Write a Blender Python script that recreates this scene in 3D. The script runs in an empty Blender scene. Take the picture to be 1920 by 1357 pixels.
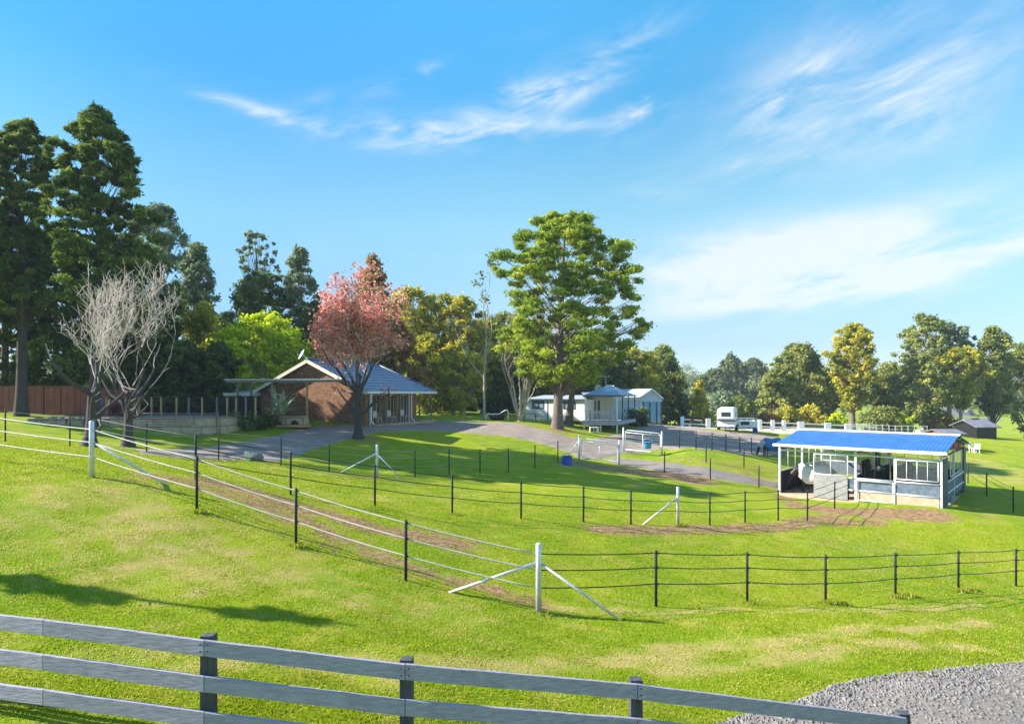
import bpy, math, random
import numpy as np
from mathutils import Vector, Matrix
R = math.radians
sc = bpy.context.scene
# ------------------------------------------------------------------ camera
F = 1186.0; HY = 737.0; CZ = 6.0          # focal length in px of a 1920 px wide frame, horizon row, camera height
cam_d = bpy.data.cameras.new('camera'); cam = bpy.data.objects.new('camera', cam_d)
sc.collection.objects.link(cam); sc.camera = cam
cam.location = (0, 0, CZ); cam.rotation_euler = (R(90), 0, 0)
cam_d.sensor_width = 36; cam_d.lens = 36 * F / 1920
cam_d.shift_y = (HY - 678.5) / 1920
cam_d.clip_start = 0.1; cam_d.clip_end = 6000
# ------------------------------------------------------------------ light
SUN_EL = 32.0
SUN_DIR = Vector((1, -0.04, 0)).normalized()      # the way the light travels over the ground
sun_d = bpy.data.lights.new('sun', 'SUN'); sun = bpy.data.objects.new('sun', sun_d); sc.collection.objects.link(sun)
sun_d.energy = 5.0; sun_d.angle = R(0.5); sun_d.color = (1, 0.95, 0.86)
tv = Vector((SUN_DIR.x * math.cos(R(SUN_EL)), SUN_DIR.y * math.cos(R(SUN_EL)), -math.sin(R(SUN_EL))))
sun.rotation_euler = tv.to_track_quat('-Z', 'Y').to_euler(); sun.location = (-40, -10, 60)
sc.view_settings.view_transform = 'Standard'; sc.view_settings.look = 'None'
sc.view_settings.exposure = 1.27; sc.view_settings.gamma = 1; sc.view_settings.use_curve_mapping = False
SKY_STR = 0.10
world = bpy.data.worlds.new('World'); sc.world = world; world.use_nodes = True
def build_sky():
    nt = world.node_tree; N = nt.nodes; L = nt.links; N.clear()
    def nd(t, **k):
        n = N.new(t)
        for a, b in k.items(): setattr(n, a, b)
        return n
    def mth(op, a, b=None, c=None, clamp=False):
        n = nd('ShaderNodeMath', operation=op); n.use_clamp = clamp
        for i, v in enumerate((a, b, c)):
            if v is None: continue
            if isinstance(v, (int, float)): n.inputs[i].default_value = v
            else: L.new(v, n.inputs[i])
        return n.outputs[0]
    sky = nd('ShaderNodeTexSky', sky_type='NISHITA'); sky.sun_disc = False
    sky.sun_elevation = R(SUN_EL); sky.sun_rotation = math.atan2(-SUN_DIR.x, -SUN_DIR.y)
    sky.altitude = 50; sky.air_density = 1.0; sky.dust_density = 0.35; sky.ozone_density = 2.2
    tint = nd('ShaderNodeMix', data_type='RGBA', blend_type='MULTIPLY'); tint.inputs[0].default_value = 1
    L.new(sky.outputs[0], tint.inputs[6]); tint.inputs[7].default_value = (0.92, 1.16, 1.34, 1)
    tc = nd('ShaderNodeTexCoord'); sp = nd('ShaderNodeSeparateXYZ'); L.new(tc.outputs['Generated'], sp.inputs[0])
    az = mth('ARCTAN2', sp.outputs[0], sp.outputs[1])
    el = mth('ARCSINE', sp.outputs[2])
    rp = nd('ShaderNodeValToRGB'); L.new(mth('DIVIDE', el, math.pi/2, clamp=True), rp.inputs[0]); cr_ = rp.color_ramp
    ks = [(0,(.36,.42,.55)),(4,(.33,.37,.48)),(14.5,(.52,.65,.60)),(18.5,(.44,.67,.64)),(25.4,(.23,.66,.76)),(31,(.22,.76,.88)),(48,(.9,1,1)),(90,(1,1,1))]
    cr_.elements[0].position = 0; cr_.elements[0].color = ks[0][1]+(1,); cr_.elements[1].position = 1; cr_.elements[1].color = (1,1,1,1)
    for a_, c_ in ks[1:-1]: e_ = cr_.elements.new(a_/90); e_.color = c_+(1,)
    grade = nd('ShaderNodeMix', data_type='RGBA', blend_type='MULTIPLY'); grade.inputs[0].default_value = 1; L.new(tint.outputs[2], grade.inputs[6]); L.new(rp.outputs[0], grade.inputs[7])
    mrz = nd('ShaderNodeMapRange', interpolation_type='SMOOTHSTEP'); L.new(az, mrz.inputs[0]); mrz.inputs[1].default_value = -.55; mrz.inputs[2].default_value = .1
    grade2 = nd('ShaderNodeMix', data_type='RGBA', blend_type='MULTIPLY'); L.new(mrz.outputs[0], grade2.inputs[0]); L.new(grade.outputs[2], grade2.inputs[6]); grade2.inputs[7].default_value = (1.65,1.37,1.13,1)
    def streak(scale, rot, sx, sy, det, dist, lo, hi, off):
        cb = nd('ShaderNodeCombineXYZ'); c, s = math.cos(rot), math.sin(rot)
        a = mth('ADD', mth('MULTIPLY', az, c * sx), mth('MULTIPLY', el, s * sx))
        b = mth('ADD', mth('MULTIPLY', az, -s * sy), mth('MULTIPLY', el, c * sy))
        L.new(a, cb.inputs[0]); L.new(b, cb.inputs[1]); cb.inputs[2].default_value = off
        nz = nd('ShaderNodeTexNoise'); nz.inputs['Scale'].default_value = scale; nz.inputs['Detail'].default_value = det
        nz.inputs['Roughness'].default_value = 0.62; nz.inputs['Distortion'].default_value = dist; L.new(cb.outputs[0], nz.inputs[0])
        mr = nd('ShaderNodeMapRange', interpolation_type='SMOOTHSTEP'); L.new(nz.outputs[0], mr.inputs[0])
        mr.inputs[1].default_value = lo; mr.inputs[2].default_value = hi
        return mr.outputs[0]
    fine = streak(1.0, R(14), 7, 22, 10, 0.5, 0.38, 0.78, 1.3)
    soft = streak(1.0, R(8), 2.2, 9, 8, 0.6, 0.36, 0.72, 7.7)
    def blob(px, py, wx, wy, ang, amt, src):
        a0 = math.atan((px - 960) / F); e0 = math.atan((HY - py) / math.hypot(F, px - 960)); c, s = math.cos(R(ang)), math.sin(R(ang))
        da = mth('SUBTRACT', az, a0); de = mth('SUBTRACT', el, e0)
        u = mth('DIVIDE', mth('ADD', mth('MULTIPLY', da, c), mth('MULTIPLY', de, s)), wx / F)
        v = mth('DIVIDE', mth('ADD', mth('MULTIPLY', da, -s), mth('MULTIPLY', de, c)), wy / F)
        r2 = mth('ADD', mth('MULTIPLY', u, u), mth('MULTIPLY', v, v))
        g = mth('EXPONENT', mth('MULTIPLY', r2, -1.0))
        return mth('MULTIPLY', mth('MULTIPLY', g, amt), src)
    tot = None
    for b in [(780, 250, 160, 26, 2, 1.1, fine), (950, 205, 90, 40, 25, 1.0, fine), (1010, 175, 60, 16, 5, .9, fine), (780, 145, 150, 14, 16, .8, fine),
              (520, 220, 130, 12, -8, .8, fine), (1140, 125, 110, 30, 25, .9, fine), (1210, 205, 65, 30, 28, 1.0, fine), (1060, 235, 60, 10, 0, .5, fine),
              (1500, 170, 130, 75, 30, .6, soft), (1500, 170, 130, 70, 30, .75, fine), (1720, 170, 140, 80, 22, .65, soft), (1720, 170, 130, 90, 22, .65, fine), (1200, 360, 90, 20, -4, .6, soft),
              (1760, 420, 300, 40, 5, 1.01, soft), (1480, 480, 240, 50, 4, 1.28, soft), (1720, 500, 260, 34, 9, 1.28, soft), (1360, 310, 200, 24, 5, .3, soft),
              (1500, 555, 340, 40, 3, .55, soft), (820, 460, 260, 40, 3, .3, soft), (1250, 520, 260, 60, 0, .35, soft)]:
        t = blob(*b); tot = t if tot is None else mth('ADD', tot, t)
    cl = mth('MINIMUM', tot, 0.78)
    up = mth('GREATER_THAN', el, 0.0)
    mix = nd('ShaderNodeMix', data_type='RGBA'); L.new(mth('MULTIPLY', cl, up), mix.inputs[0])
    L.new(grade2.outputs[2], mix.inputs[6]); mix.inputs[7].default_value = (4.0, 4.2, 4.3, 1)
    bg = nd('ShaderNodeBackground'); bg.inputs[1].default_value = SKY_STR; L.new(mix.outputs[2], bg.inputs[0])
    out = nd('ShaderNodeOutputWorld'); L.new(bg.outputs[0], out.inputs[0])
build_sky()

# ------------------------------------------------------------------ terrain heights
def P(px, py, d): return Vector(((px - 960) * d / F, d, CZ + (HY - py) * d / F))
CP = [(172,895,17.4),(369,957,16.3),(555,1021,15.7),(761,1088,14.6),(1010,1150,14),(1230,1137,15.5),(1401,1130,17.4),(1548,1130,18.4),
 (1679,1118,20.2),(1797,1107,22),(1900,1100,23.5),
 (545,927,20.5),(703,948,21.3),(848,963,22.7),(977,972,23.6),(1094,978,24.6),(1183,983,25.5),(1271,983,26.4),(1397,979,28.2),(1514,975,29.4),
 (131,837,26),(275,850,28),(410,862,29.5),(527,873,30),(617,885,30.3),(707,893,31),(842,890,33),(953,886,35),(1046,868,38),
 (168,838,29),(83,785,38),(250,801,37),(410,813,38),(0,778,38),(510,796,42),(640,793,45),(672,821,40),(700,797,45),(760,795,49),
 (800,792,52),(900,790,56),(1050,803,54),(1100,812,55),(1155,817,56),(1000,789,61),(850,780,66),(1240,801,66),(1300,801,72),
 (1365,806,67),(1445,854,53),(1274,840,47),(1409,850,54),(1086,861,42),(1161,871,42),(1169,846,47),(1241,853,47),(1324,866,42.5),
 (1395,876,43),(1246,885,39.5),(1332,898,38.5),(1423,913,38.5),(1463,927,37.8),(1600,944,34.5),(1757,951,32.4),(1805,919,38.5),(1640,905,43),
 (1840,960,32.5),(1839,860,58),(1900,845,66),(1300,803,82),(1500,806,80),(1650,812,80),(1800,818,78),(900,772,90),(500,778,62),(200,775,62),
 (1600,1190,13.2),(1839,1276,11.4),(1200,1276,10.6),(700,1210,10.5),(300,1150,11.0),(83,1030,13)]
pts = [(*(P(*c)),) for c in CP]
pts += [(0,120,CZ-3.6),(60,115,CZ-7),(110,130,CZ-9.5),(-80,110,CZ-2.2),(-80,40,CZ-1),(-45,18,CZ-1.8),(-30,4,CZ-3.0),(60,20,CZ-8),(90,45,CZ-7.4),
 (110,80,CZ-8),(0,2,CZ-5.4),(-9,7.6,CZ-3.95),(-5,7.6,CZ-4.05),(-1,7.6,CZ-4.35),(2,7.6,CZ-4.8),(-12,2,CZ-4.1),(15,3,CZ-6.6),(24,10,CZ-7.3),(-6,-6,CZ-5),(20,-8,CZ-7),(-40,-8,CZ-4)]
CPW = np.array(pts)
def tps_fit(P3, lam=0.6):
    n = len(P3); d = np.hypot(P3[:, None, 0] - P3[None, :, 0], P3[:, None, 1] - P3[None, :, 1])
    K = np.where(d > 0, d * d * np.log(d + 1e-9), 0) + lam * np.eye(n)
    A = np.zeros((n + 3, n + 3)); A[:n, :n] = K; Q = np.c_[np.ones(n), P3[:, :2]]; A[:n, n:] = Q; A[n:, :n] = Q.T
    return np.linalg.solve(A, np.r_[P3[:, 2], 0, 0, 0])
TW = tps_fit(CPW)
def Hn(x, y):
    x = np.asarray(x, float).ravel(); y = np.asarray(y, float).ravel(); out = np.zeros(len(x))
    for s in range(0, len(x), 20000):
        xs = np.clip(x[s:s+20000], -95, 125); ys = np.clip(y[s:s+20000], -12, 135)
        d = np.hypot(xs[:, None] - CPW[None, :, 0], ys[:, None] - CPW[None, :, 1])
        out[s:s+20000] = (d * d * np.log(d + 1e-9)) @ TW[:-3] + TW[-3] + TW[-2] * xs + TW[-1] * ys
    k = np.clip((y - 95) / 70, 0, 1); k = k * k * (3 - 2 * k)
    far = CZ - 9 + 34 * (np.clip((y - 320) / 700, 0, 1) ** 1.3) + 3 * np.sin(x / 90) * np.clip((y - 200) / 200, 0, 1)
    far = far + 6 * np.clip((-x) / 90, 0, 1) * (y < 400)
    bump = (.03*np.sin(x*1.7+y*.9)*np.sin(y*1.3-x*.6) + .012*np.sin(x*3.9)*np.sin(y*4.3)) * ((np.abs(x) < 58) & (y < 100) & (y > -3))
    return out * (1 - k) + far * k + bump
def H(x, y): return float(Hn([x], [y])[0])
def G(px, py, dz=0.0):
    """where the line of sight through a point of the photograph meets the ground"""
    d = np.arange(5, 160, 0.25); X = (px - 960) * d / F; Z = CZ + (HY - py) * d / F
    b = Z < Hn(X, d)
    if not b.any(): return Vector((X[-1], 160, H(X[-1], 160)))
    i = int(np.argmax(b)); lo, hi = d[max(i-1, 0)], d[i]
    for _ in range(12):
        m = (lo + hi) / 2
        if CZ + (HY - py) * m / F < H((px - 960) * m / F, m): hi = m
        else: lo = m
    x = (px - 960) * hi / F
    return Vector((x, hi, H(x, hi) + dz))
def at(px, d, dz=0.0):
    x = (px - 960) * d / F
    return Vector((x, d, H(x, d) + dz))

# ------------------------------------------------------------------ materials
def newmat(name):
    m = bpy.data.materials.new(name); m.use_nodes = True; nt = m.node_tree; nt.nodes.clear()
    out = nt.nodes.new('ShaderNodeOutputMaterial'); return m, nt, out
def NN(nt, t, **k):
    n = nt.nodes.new(t)
    for a, b in k.items(): setattr(n, a, b)
    return n
def rgb(c): return (c[0], c[1], c[2], 1)
def mat(name, col, rough=0.6, var=0.12, scale=6.0, metal=0.0, bump=0.0, stretch=(1,1,1), col2=None, spec=0.4, coord='Object'):
    m, nt, out = newmat(name); L = nt.links
    p = NN(nt, 'ShaderNodeBsdfPrincipled'); p.inputs['Roughness'].default_value = rough; p.inputs['Metallic'].default_value = metal
    p.inputs['Specular IOR Level'].default_value = spec
    tc = NN(nt, 'ShaderNodeTexCoord'); mp = NN(nt, 'ShaderNodeMapping'); mp.inputs['Scale'].default_value = stretch; L.new(tc.outputs[coord], mp.inputs[0])
    nz = NN(nt, 'ShaderNodeTexNoise'); nz.inputs['Scale'].default_value = scale; nz.inputs['Detail'].default_value = 6; nz.inputs['Roughness'].default_value = .65
    L.new(mp.outputs[0], nz.inputs[0])
    rp = NN(nt, 'ShaderNodeValToRGB'); L.new(nz.outputs[0], rp.inputs[0])
    c2 = col2 or [c * (1 - 2 * var) for c in col]; c1 = col if col2 else [min(1, c * (1 + var)) for c in col]
    rp.color_ramp.elements[0].position = .32; rp.color_ramp.elements[1].position = .68
    rp.color_ramp.elements[0].color = rgb(c2); rp.color_ramp.elements[1].color = rgb(c1)
    L.new(rp.outputs[0], p.inputs['Base Color'])
    if bump:
        b = NN(nt, 'ShaderNodeBump'); b.inputs['Strength'].default_value = bump; b.inputs['Distance'].default_value = .03; L.new(nz.outputs[0], b.inputs['Height']); L.new(b.outputs[0], p.inputs['Normal'])
    L.new(p.outputs[0], out.inputs[0]); return m
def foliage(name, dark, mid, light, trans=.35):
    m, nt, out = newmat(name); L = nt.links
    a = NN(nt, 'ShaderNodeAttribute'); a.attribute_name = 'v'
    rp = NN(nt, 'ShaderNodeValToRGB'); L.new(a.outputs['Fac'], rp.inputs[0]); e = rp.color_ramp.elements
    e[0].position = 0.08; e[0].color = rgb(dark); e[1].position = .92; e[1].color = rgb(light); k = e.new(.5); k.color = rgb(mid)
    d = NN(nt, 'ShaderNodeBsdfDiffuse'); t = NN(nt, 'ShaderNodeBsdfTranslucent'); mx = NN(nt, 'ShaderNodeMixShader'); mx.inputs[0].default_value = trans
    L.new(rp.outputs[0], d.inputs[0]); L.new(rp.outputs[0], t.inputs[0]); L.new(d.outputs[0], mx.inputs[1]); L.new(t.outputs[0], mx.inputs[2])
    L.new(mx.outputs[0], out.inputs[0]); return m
def brick(name, c1, c2, mortar, bw=.24, rh=.086, ms=.012, squash=1.0, bump=.5):
    m, nt, out = newmat(name); L = nt.links
    p = NN(nt, 'ShaderNodeBsdfPrincipled'); p.inputs['Roughness'].default_value = .85; p.inputs['Specular IOR Level'].default_value = .15
    uv = NN(nt, 'ShaderNodeUVMap'); b = NN(nt, 'ShaderNodeTexBrick'); L.new(uv.outputs[0], b.inputs[0])
    b.inputs['Scale'].default_value = 1; b.inputs['Brick Width'].default_value = bw; b.inputs['Row Height'].default_value = rh; b.inputs['Mortar Size'].default_value = ms
    b.inputs['Color1'].default_value = rgb(c1); b.inputs['Color2'].default_value = rgb(c2); b.inputs['Mortar'].default_value = rgb(mortar)
    nz = NN(nt, 'ShaderNodeTexNoise'); nz.inputs['Scale'].default_value = 3; nz.inputs['Detail'].default_value = 8; L.new(uv.outputs[0], nz.inputs[0])
    mx = NN(nt, 'ShaderNodeMix', data_type='RGBA', blend_type='MULTIPLY'); mx.inputs[0].default_value = .55
    rp = NN(nt, 'ShaderNodeValToRGB'); rp.color_ramp.elements[0].color = (.45,.42,.4,1); rp.color_ramp.elements[1].color = (1.0,1.0,1.0,1); rp.color_ramp.elements[0].position=.3; rp.color_ramp.elements[1].position=.65
    L.new(nz.outputs[0], rp.inputs[0]); L.new(b.outputs[0], mx.inputs[6]); L.new(rp.outputs[0], mx.inputs[7]); L.new(mx.outputs[2], p.inputs['Base Color'])
    bp = NN(nt, 'ShaderNodeBump'); bp.inputs['Strength'].default_value = bump; bp.inputs['Distance'].default_value = .02; bp.invert = True
    L.new(b.outputs['Fac'], bp.inputs['Height']); L.new(bp.outputs[0], p.inputs['Normal']); L.new(p.outputs[0], out.inputs[0]); return m
def ribbed(name, col, period, rough=.4, metal=0.0, axis='X', depth=.03, var=.15, sharp=True, dark=.6):
    """sheet metal or tiles whose ribs follow the mesh's UV map"""
    m, nt, out = newmat(name); L = nt.links
    p = NN(nt, 'ShaderNodeBsdfPrincipled'); p.inputs['Roughness'].default_value = rough; p.inputs['Metallic'].default_value = metal
    uv = NN(nt, 'ShaderNodeUVMap'); w = NN(nt, 'ShaderNodeTexWave', wave_type='BANDS', bands_direction=axis, wave_profile='SAW' if sharp else 'SIN')
    w.inputs['Scale'].default_value = 6.2832 / period / 20 ; w.inputs['Distortion'].default_value = 0; L.new(uv.outputs[0], w.inputs[0])
    nz = NN(nt, 'ShaderNodeTexNoise'); nz.inputs['Scale'].default_value = 1.3; nz.inputs['Detail'].default_value = 9; nz.inputs['Roughness'].default_value=.7; L.new(uv.outputs[0], nz.inputs[0])
    rp = NN(nt, 'ShaderNodeValToRGB'); rp.color_ramp.elements[0].position=.3; rp.color_ramp.elements[1].position=.7
    rp.color_ramp.elements[0].color = rgb([c*(1-2*var) for c in col]); rp.color_ramp.elements[1].color = rgb([min(1,c*(1+var)) for c in col])
    L.new(nz.outputs[0], rp.inputs[0])
    mx = NN(nt, 'ShaderNodeMix', data_type='RGBA', blend_type='MULTIPLY'); mx.inputs[0].default_value = 1
    r2 = NN(nt, 'ShaderNodeValToRGB'); r2.color_ramp.elements[0].color = (dark,dark,dark,1); r2.color_ramp.elements[1].color = (1,1,1,1); r2.color_ramp.elements[0].position=.04; r2.color_ramp.elements[1].position=.2 if period < .5 else .4
    L.new(w.outputs['Fac'], r2.inputs[0]); L.new(rp.outputs[0], mx.inputs[6]); L.new(r2.outputs[0], mx.inputs[7]); L.new(mx.outputs[2], p.inputs['Base Color'])
    bp = NN(nt, 'ShaderNodeBump'); bp.inputs['Strength'].default_value = 1; bp.inputs['Distance'].default_value = depth; L.new(w.outputs['Fac'], bp.inputs['Height']); L.new(bp.outputs[0], p.inputs['Normal'])
    L.new(p.outputs[0], out.inputs[0]); return m
def meshwire(name, col, period=.1, thick=.16):
    """woven wire: real holes between the strands"""
    m, nt, out = newmat(name); L = nt.links
    uv = NN(nt, 'ShaderNodeUVMap'); s = NN(nt, 'ShaderNodeSeparateXYZ'); L.new(uv.outputs[0], s.inputs[0]); fs = []
    for i in (0, 1):
        q = NN(nt, 'ShaderNodeMath', operation='DIVIDE'); L.new(s.outputs[i], q.inputs[0]); q.inputs[1].default_value = period
        f = NN(nt, 'ShaderNodeMath', operation='FRACT'); L.new(q.outputs[0], f.inputs[0])
        l = NN(nt, 'ShaderNodeMath', operation='LESS_THAN'); L.new(f.outputs[0], l.inputs[0]); l.inputs[1].default_value = thick; fs.append(l)
    mxx = NN(nt, 'ShaderNodeMath', operation='MAXIMUM'); L.new(fs[0].outputs[0], mxx.inputs[0]); L.new(fs[1].outputs[0], mxx.inputs[1])
    p = NN(nt, 'ShaderNodeBsdfPrincipled'); p.inputs['Base Color'].default_value = rgb(col); p.inputs['Roughness'].default_value = .5
    t = NN(nt, 'ShaderNodeBsdfTransparent'); ms = NN(nt, 'ShaderNodeMixShader'); L.new(mxx.outputs[0], ms.inputs[0]); L.new(t.outputs[0], ms.inputs[1]); L.new(p.outputs[0], ms.inputs[2])
    L.new(ms.outputs[0], out.inputs[0]); return m
M = {}
M['steel'] = mat('galvanised_steel', (.66,.66,.70), .38, .12, 9, .35)
M['whitesteel'] = mat('white_painted_steel', (.88,.87,.85), .4, .06, 5)
M['post'] = mat('black_post_plastic', (.022,.028,.03), .55, .3, 20)
M['rail_w'] = mat('sunlit_flex_rail', (.52,.47,.40), .5, .12, 3)  # near left rails: their sunlit look is put into this pale colour
M['rail_d'] = mat('dark_flex_rail', (.03,.035,.03), .5, .2, 3)  # near right rails: shaded side put into the colour; other fences simply dark
M['rail_thin'] = mat('grey_cord', (.30,.31,.30), .6, .1, 3)
M['plank'] = mat('weathered_grey_timber', (.42,.38,.46), .8, .22, 7, bump=.5, stretch=(.8,3,5), col2=(.25,.23,.29))
M['plankpost'] = mat('dark_weathered_timber', (.08,.08,.09), .85, .25, 6, bump=.6, stretch=(3,3,.5))
M['brick'] = brick('brown_brick', (.46,.20,.10), (.22,.09,.05), (.34,.25,.18))
M['sandstone'] = brick('sandstone_block', (.62,.46,.31), (.47,.33,.22), (.22,.17,.12), 1.15, .46, .022)
M['tile'] = ribbed('blue_grey_roof_tile', (.13,.20,.33), .55, .42, 0, 'Y', .06, .22, True, .16)
M['blueroof'] = ribbed('blue_sheet_roof', (.030,.145,.43), .19, .6, 0, 'X', .012, .16, False, .8)
M['paleroof'] = ribbed('pale_blue_sheet_roof', (.30,.42,.56), .19, .35, .1, 'X', .015, .1, False, .75)
M['greyroof'] = ribbed('pale_grey_sheet_roof', (.55,.60,.63), .19, .35, .2, 'X', .015, .08, False, .8)
M['clad'] = ribbed('pale_blue_wall_cladding', (.50,.60,.68), .2, .5, 0, 'X', .012, .05, False, .85)
M['redfence'] = ribbed('red_brown_sheet_fence', (.34,.085,.05), .42, .55, 0, 'X', .03, .18, True, .45)
M['white'] = mat('white_paint', (.88,.87,.85), .5, .05, 2)
M['cream'] = mat('cream_paint', (.72,.66,.50), .55, .06, 2)
M['bluetrim'] = mat('dark_blue_trim', (.03,.07,.14), .4, .1, 4)
M['darkpanel'] = mat('shade_blue_rubber', (.045,.075,.12), .6, .3, 6)  # dark blue includes the shade on the shelter's right end boards
M['rubber'] = mat('black_rubber_mat', (.022,.020,.020), .8, .35, 8, bump=.3)
M['greyrubber'] = mat('scuffed_grey_rubber', (.16,.20,.24), .7, .3, 5, col2=(.07,.10,.14))
M['greypanel'] = mat('dusty_grey_board', (.31,.295,.285), .8, .12, 4)
M['concrete'] = mat('stained_concrete', (.56,.38,.27), .85, .12, 2.5, bump=.2)
M['timber'] = mat('tan_timber', (.50,.30,.13), .7, .15, 8, stretch=(1,1,.3))
M['greytimber'] = mat('grey_timber', (.24,.21,.19), .8, .2, 6, stretch=(1,1,.3))
M['darktimber'] = mat('dark_stained_timber', (.05,.04,.035), .8, .2, 6)
M['decktimber'] = mat('pale_grey_deck', (.44,.42,.46), .75, .12, 4, stretch=(.4,6,1))
M['glass'] = mat('dark_window_glass', (.03,.045,.06), .12, .2, 1, spec=.6)
M['paleglass'] = mat('window_glass_with_blind', (.30,.36,.44), .15, .15, 6, spec=.6)
M['black'] = mat('black_paint', (.012,.012,.014), .5, .2, 5)
M['tyre'] = mat('tyre_rubber', (.02,.02,.02), .8, .2, 5)
M['bluepl'] = mat('bright_blue_plastic', (.008,.075,.55), .4, .1, 3)
M['bluelt'] = mat('light_blue_plastic', (.03,.26,.70), .4, .12, 3)
M['red'] = mat('red_paint', (.55,.03,.03), .5, .1, 3)
M['redbuild'] = mat('faded_red_sheet', (.40,.08,.07), .6, .15, 2)
M['rugwhite'] = mat('white_rug_cloth', (.80,.77,.70), .85, .05, 3, bump=.4)
M['ruggrey'] = mat('pale_grey_rug_cloth', (.45,.46,.50), .85, .08, 3, bump=.4)
M['rugblue'] = mat('blue_rug_cloth', (.03,.20,.48), .8, .12, 3, bump=.4)
M['horse'] = mat('dark_bay_coat', (.028,.018,.015), .5, .3, 6)
M['bark'] = mat('grey_brown_bark', (.26,.19,.15), .9, .3, 5, bump=.9, stretch=(3,3,.6), col2=(.09,.065,.055))
M['barkdark'] = mat('dark_bark', (.10,.08,.075), .9, .3, 6, bump=.9, stretch=(3,3,.6), col2=(.04,.035,.035))
M['barkpale'] = mat('pale_gum_bark', (.56,.50,.42), .8, .15, 4, bump=.3, stretch=(2,2,.5), col2=(.34,.29,.24))
M['twig'] = mat('pale_twigs', (.74,.63,.58), .85, .2, 3, col2=(.46,.37,.34))  # twigs paler than the trunk bark
M['terracotta'] = mat('clay_render', (.55,.28,.18), .8, .1, 2)
M['rooffar'] = mat('grey_roof_tiles', (.20,.19,.22), .7, .15, 1)
M['gravel'] = mat('loose_gravel_stone', (.30,.265,.24), .9, .3, 3, col2=(.13,.115,.105))
M['sand'] = mat('arena_sand', (.60,.50,.38), .9, .08, 1.5, bump=.2)
# ------------------------------------------------------------------ mesh helpers
ORI = {}
class MB:
    def __init__(s): s.v = []; s.f = []
    def add(s, vs, fs):
        b = len(s.v); s.v += [Vector(v) for v in vs]; s.f += [tuple(b + i for i in f) for f in fs]; return s
    def box(s, c, d, rz=0.0, tap=1.0):
        c = Vector(c); x, y, z = d[0]/2, d[1]/2, d[2]/2; cs, sn = math.cos(rz), math.sin(rz); vs = []
        for k, q in ((-1, 1), (1, tap)):
            for a, b in ((-1,-1),(1,-1),(1,1),(-1,1)):
                vs.append((c.x + (a*x*cs - b*y*sn)*q, c.y + (a*x*sn + b*y*cs)*q, c.z + k*z))
        return s.add(vs, [(3,2,1,0),(4,5,6,7),(0,1,5,4),(1,2,6,5),(2,3,7,6),(3,0,4,7)])
    def b2(s, a, b): return s.box([(a[i]+b[i])/2 for i in range(3)], [abs(b[i]-a[i]) for i in range(3)])
    def beam(s, p, q, w, h, up=(0,0,1)):
        p, q = Vector(p), Vector(q); t = (q-p).normalized(); u = Vector(up)
        if abs(t.dot(u)) > .98: u = Vector((1,0,0))
        a = t.cross(u).normalized(); b = a.cross(t).normalized(); vs = []
        for o in (p, q):
            for i, j in ((-1,-1),(1,-1),(1,1),(-1,1)): vs.append(o + a*(w/2*i) + b*(h/2*j))
        return s.add(vs, [(3,2,1,0),(4,5,6,7),(0,1,5,4),(1,2,6,5),(2,3,7,6),(3,0,4,7)])
    def tube(s, ps, r, n=8, cap=True):
        ps = [Vector(p) for p in ps]; rs = r if isinstance(r, (list, tuple)) else [r]*len(ps); vs = []; fs = []
        a = None
        for i, p in enumerate(ps):
            t = (ps[min(i+1, len(ps)-1)] - ps[max(i-1, 0)]).normalized()
            if a is None: a = t.cross(Vector((0,0,1)) if abs(t.z) < .9 else Vector((1,0,0))).normalized()
            a = (a - t*a.dot(t)).normalized(); b = t.cross(a)
            for k in range(n):
                an = 2*math.pi*k/n; vs.append(p + (a*math.cos(an) + b*math.sin(an))*rs[i])
        for i in range(len(ps)-1):
            for k in range(n): fs.append((i*n+k, i*n+(k+1)%n, (i+1)*n+(k+1)%n, (i+1)*n+k))
        if cap: fs += [tuple(range(n))[::-1], tuple((len(ps)-1)*n+k for k in range(n))]
        return s.add(vs, fs)
    def quad(s, *q): return s.add(q, [tuple(range(len(q)))])
    def slab(s, poly, th, n=None):
        """polygon thickened downwards (or along n)"""
        poly = [Vector(p) for p in poly]; n = Vector(n) if n else Vector((0,0,-1)); k = len(poly)
        vs = poly + [p + n*th for p in poly]
        return s.add(vs, [tuple(range(k)), tuple(range(2*k-1, k-1, -1))] + [(i, k+i, k+(i+1)%k, (i+1)%k) for i in range(k)])
    def loft(s, rings, cap=True):
        n = len(rings[0]); vs = [v for r in rings for v in r]; fs = []
        for i in range(len(rings)-1):
            for k in range(n): fs.append((i*n+k, i*n+(k+1)%n, (i+1)*n+(k+1)%n, (i+1)*n+k))
        if cap: fs += [tuple(range(n))[::-1], tuple((len(rings)-1)*n+k for k in range(n))]
        return s.add(vs, fs)
def link(o): sc.collection.objects.link(o)
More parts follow.
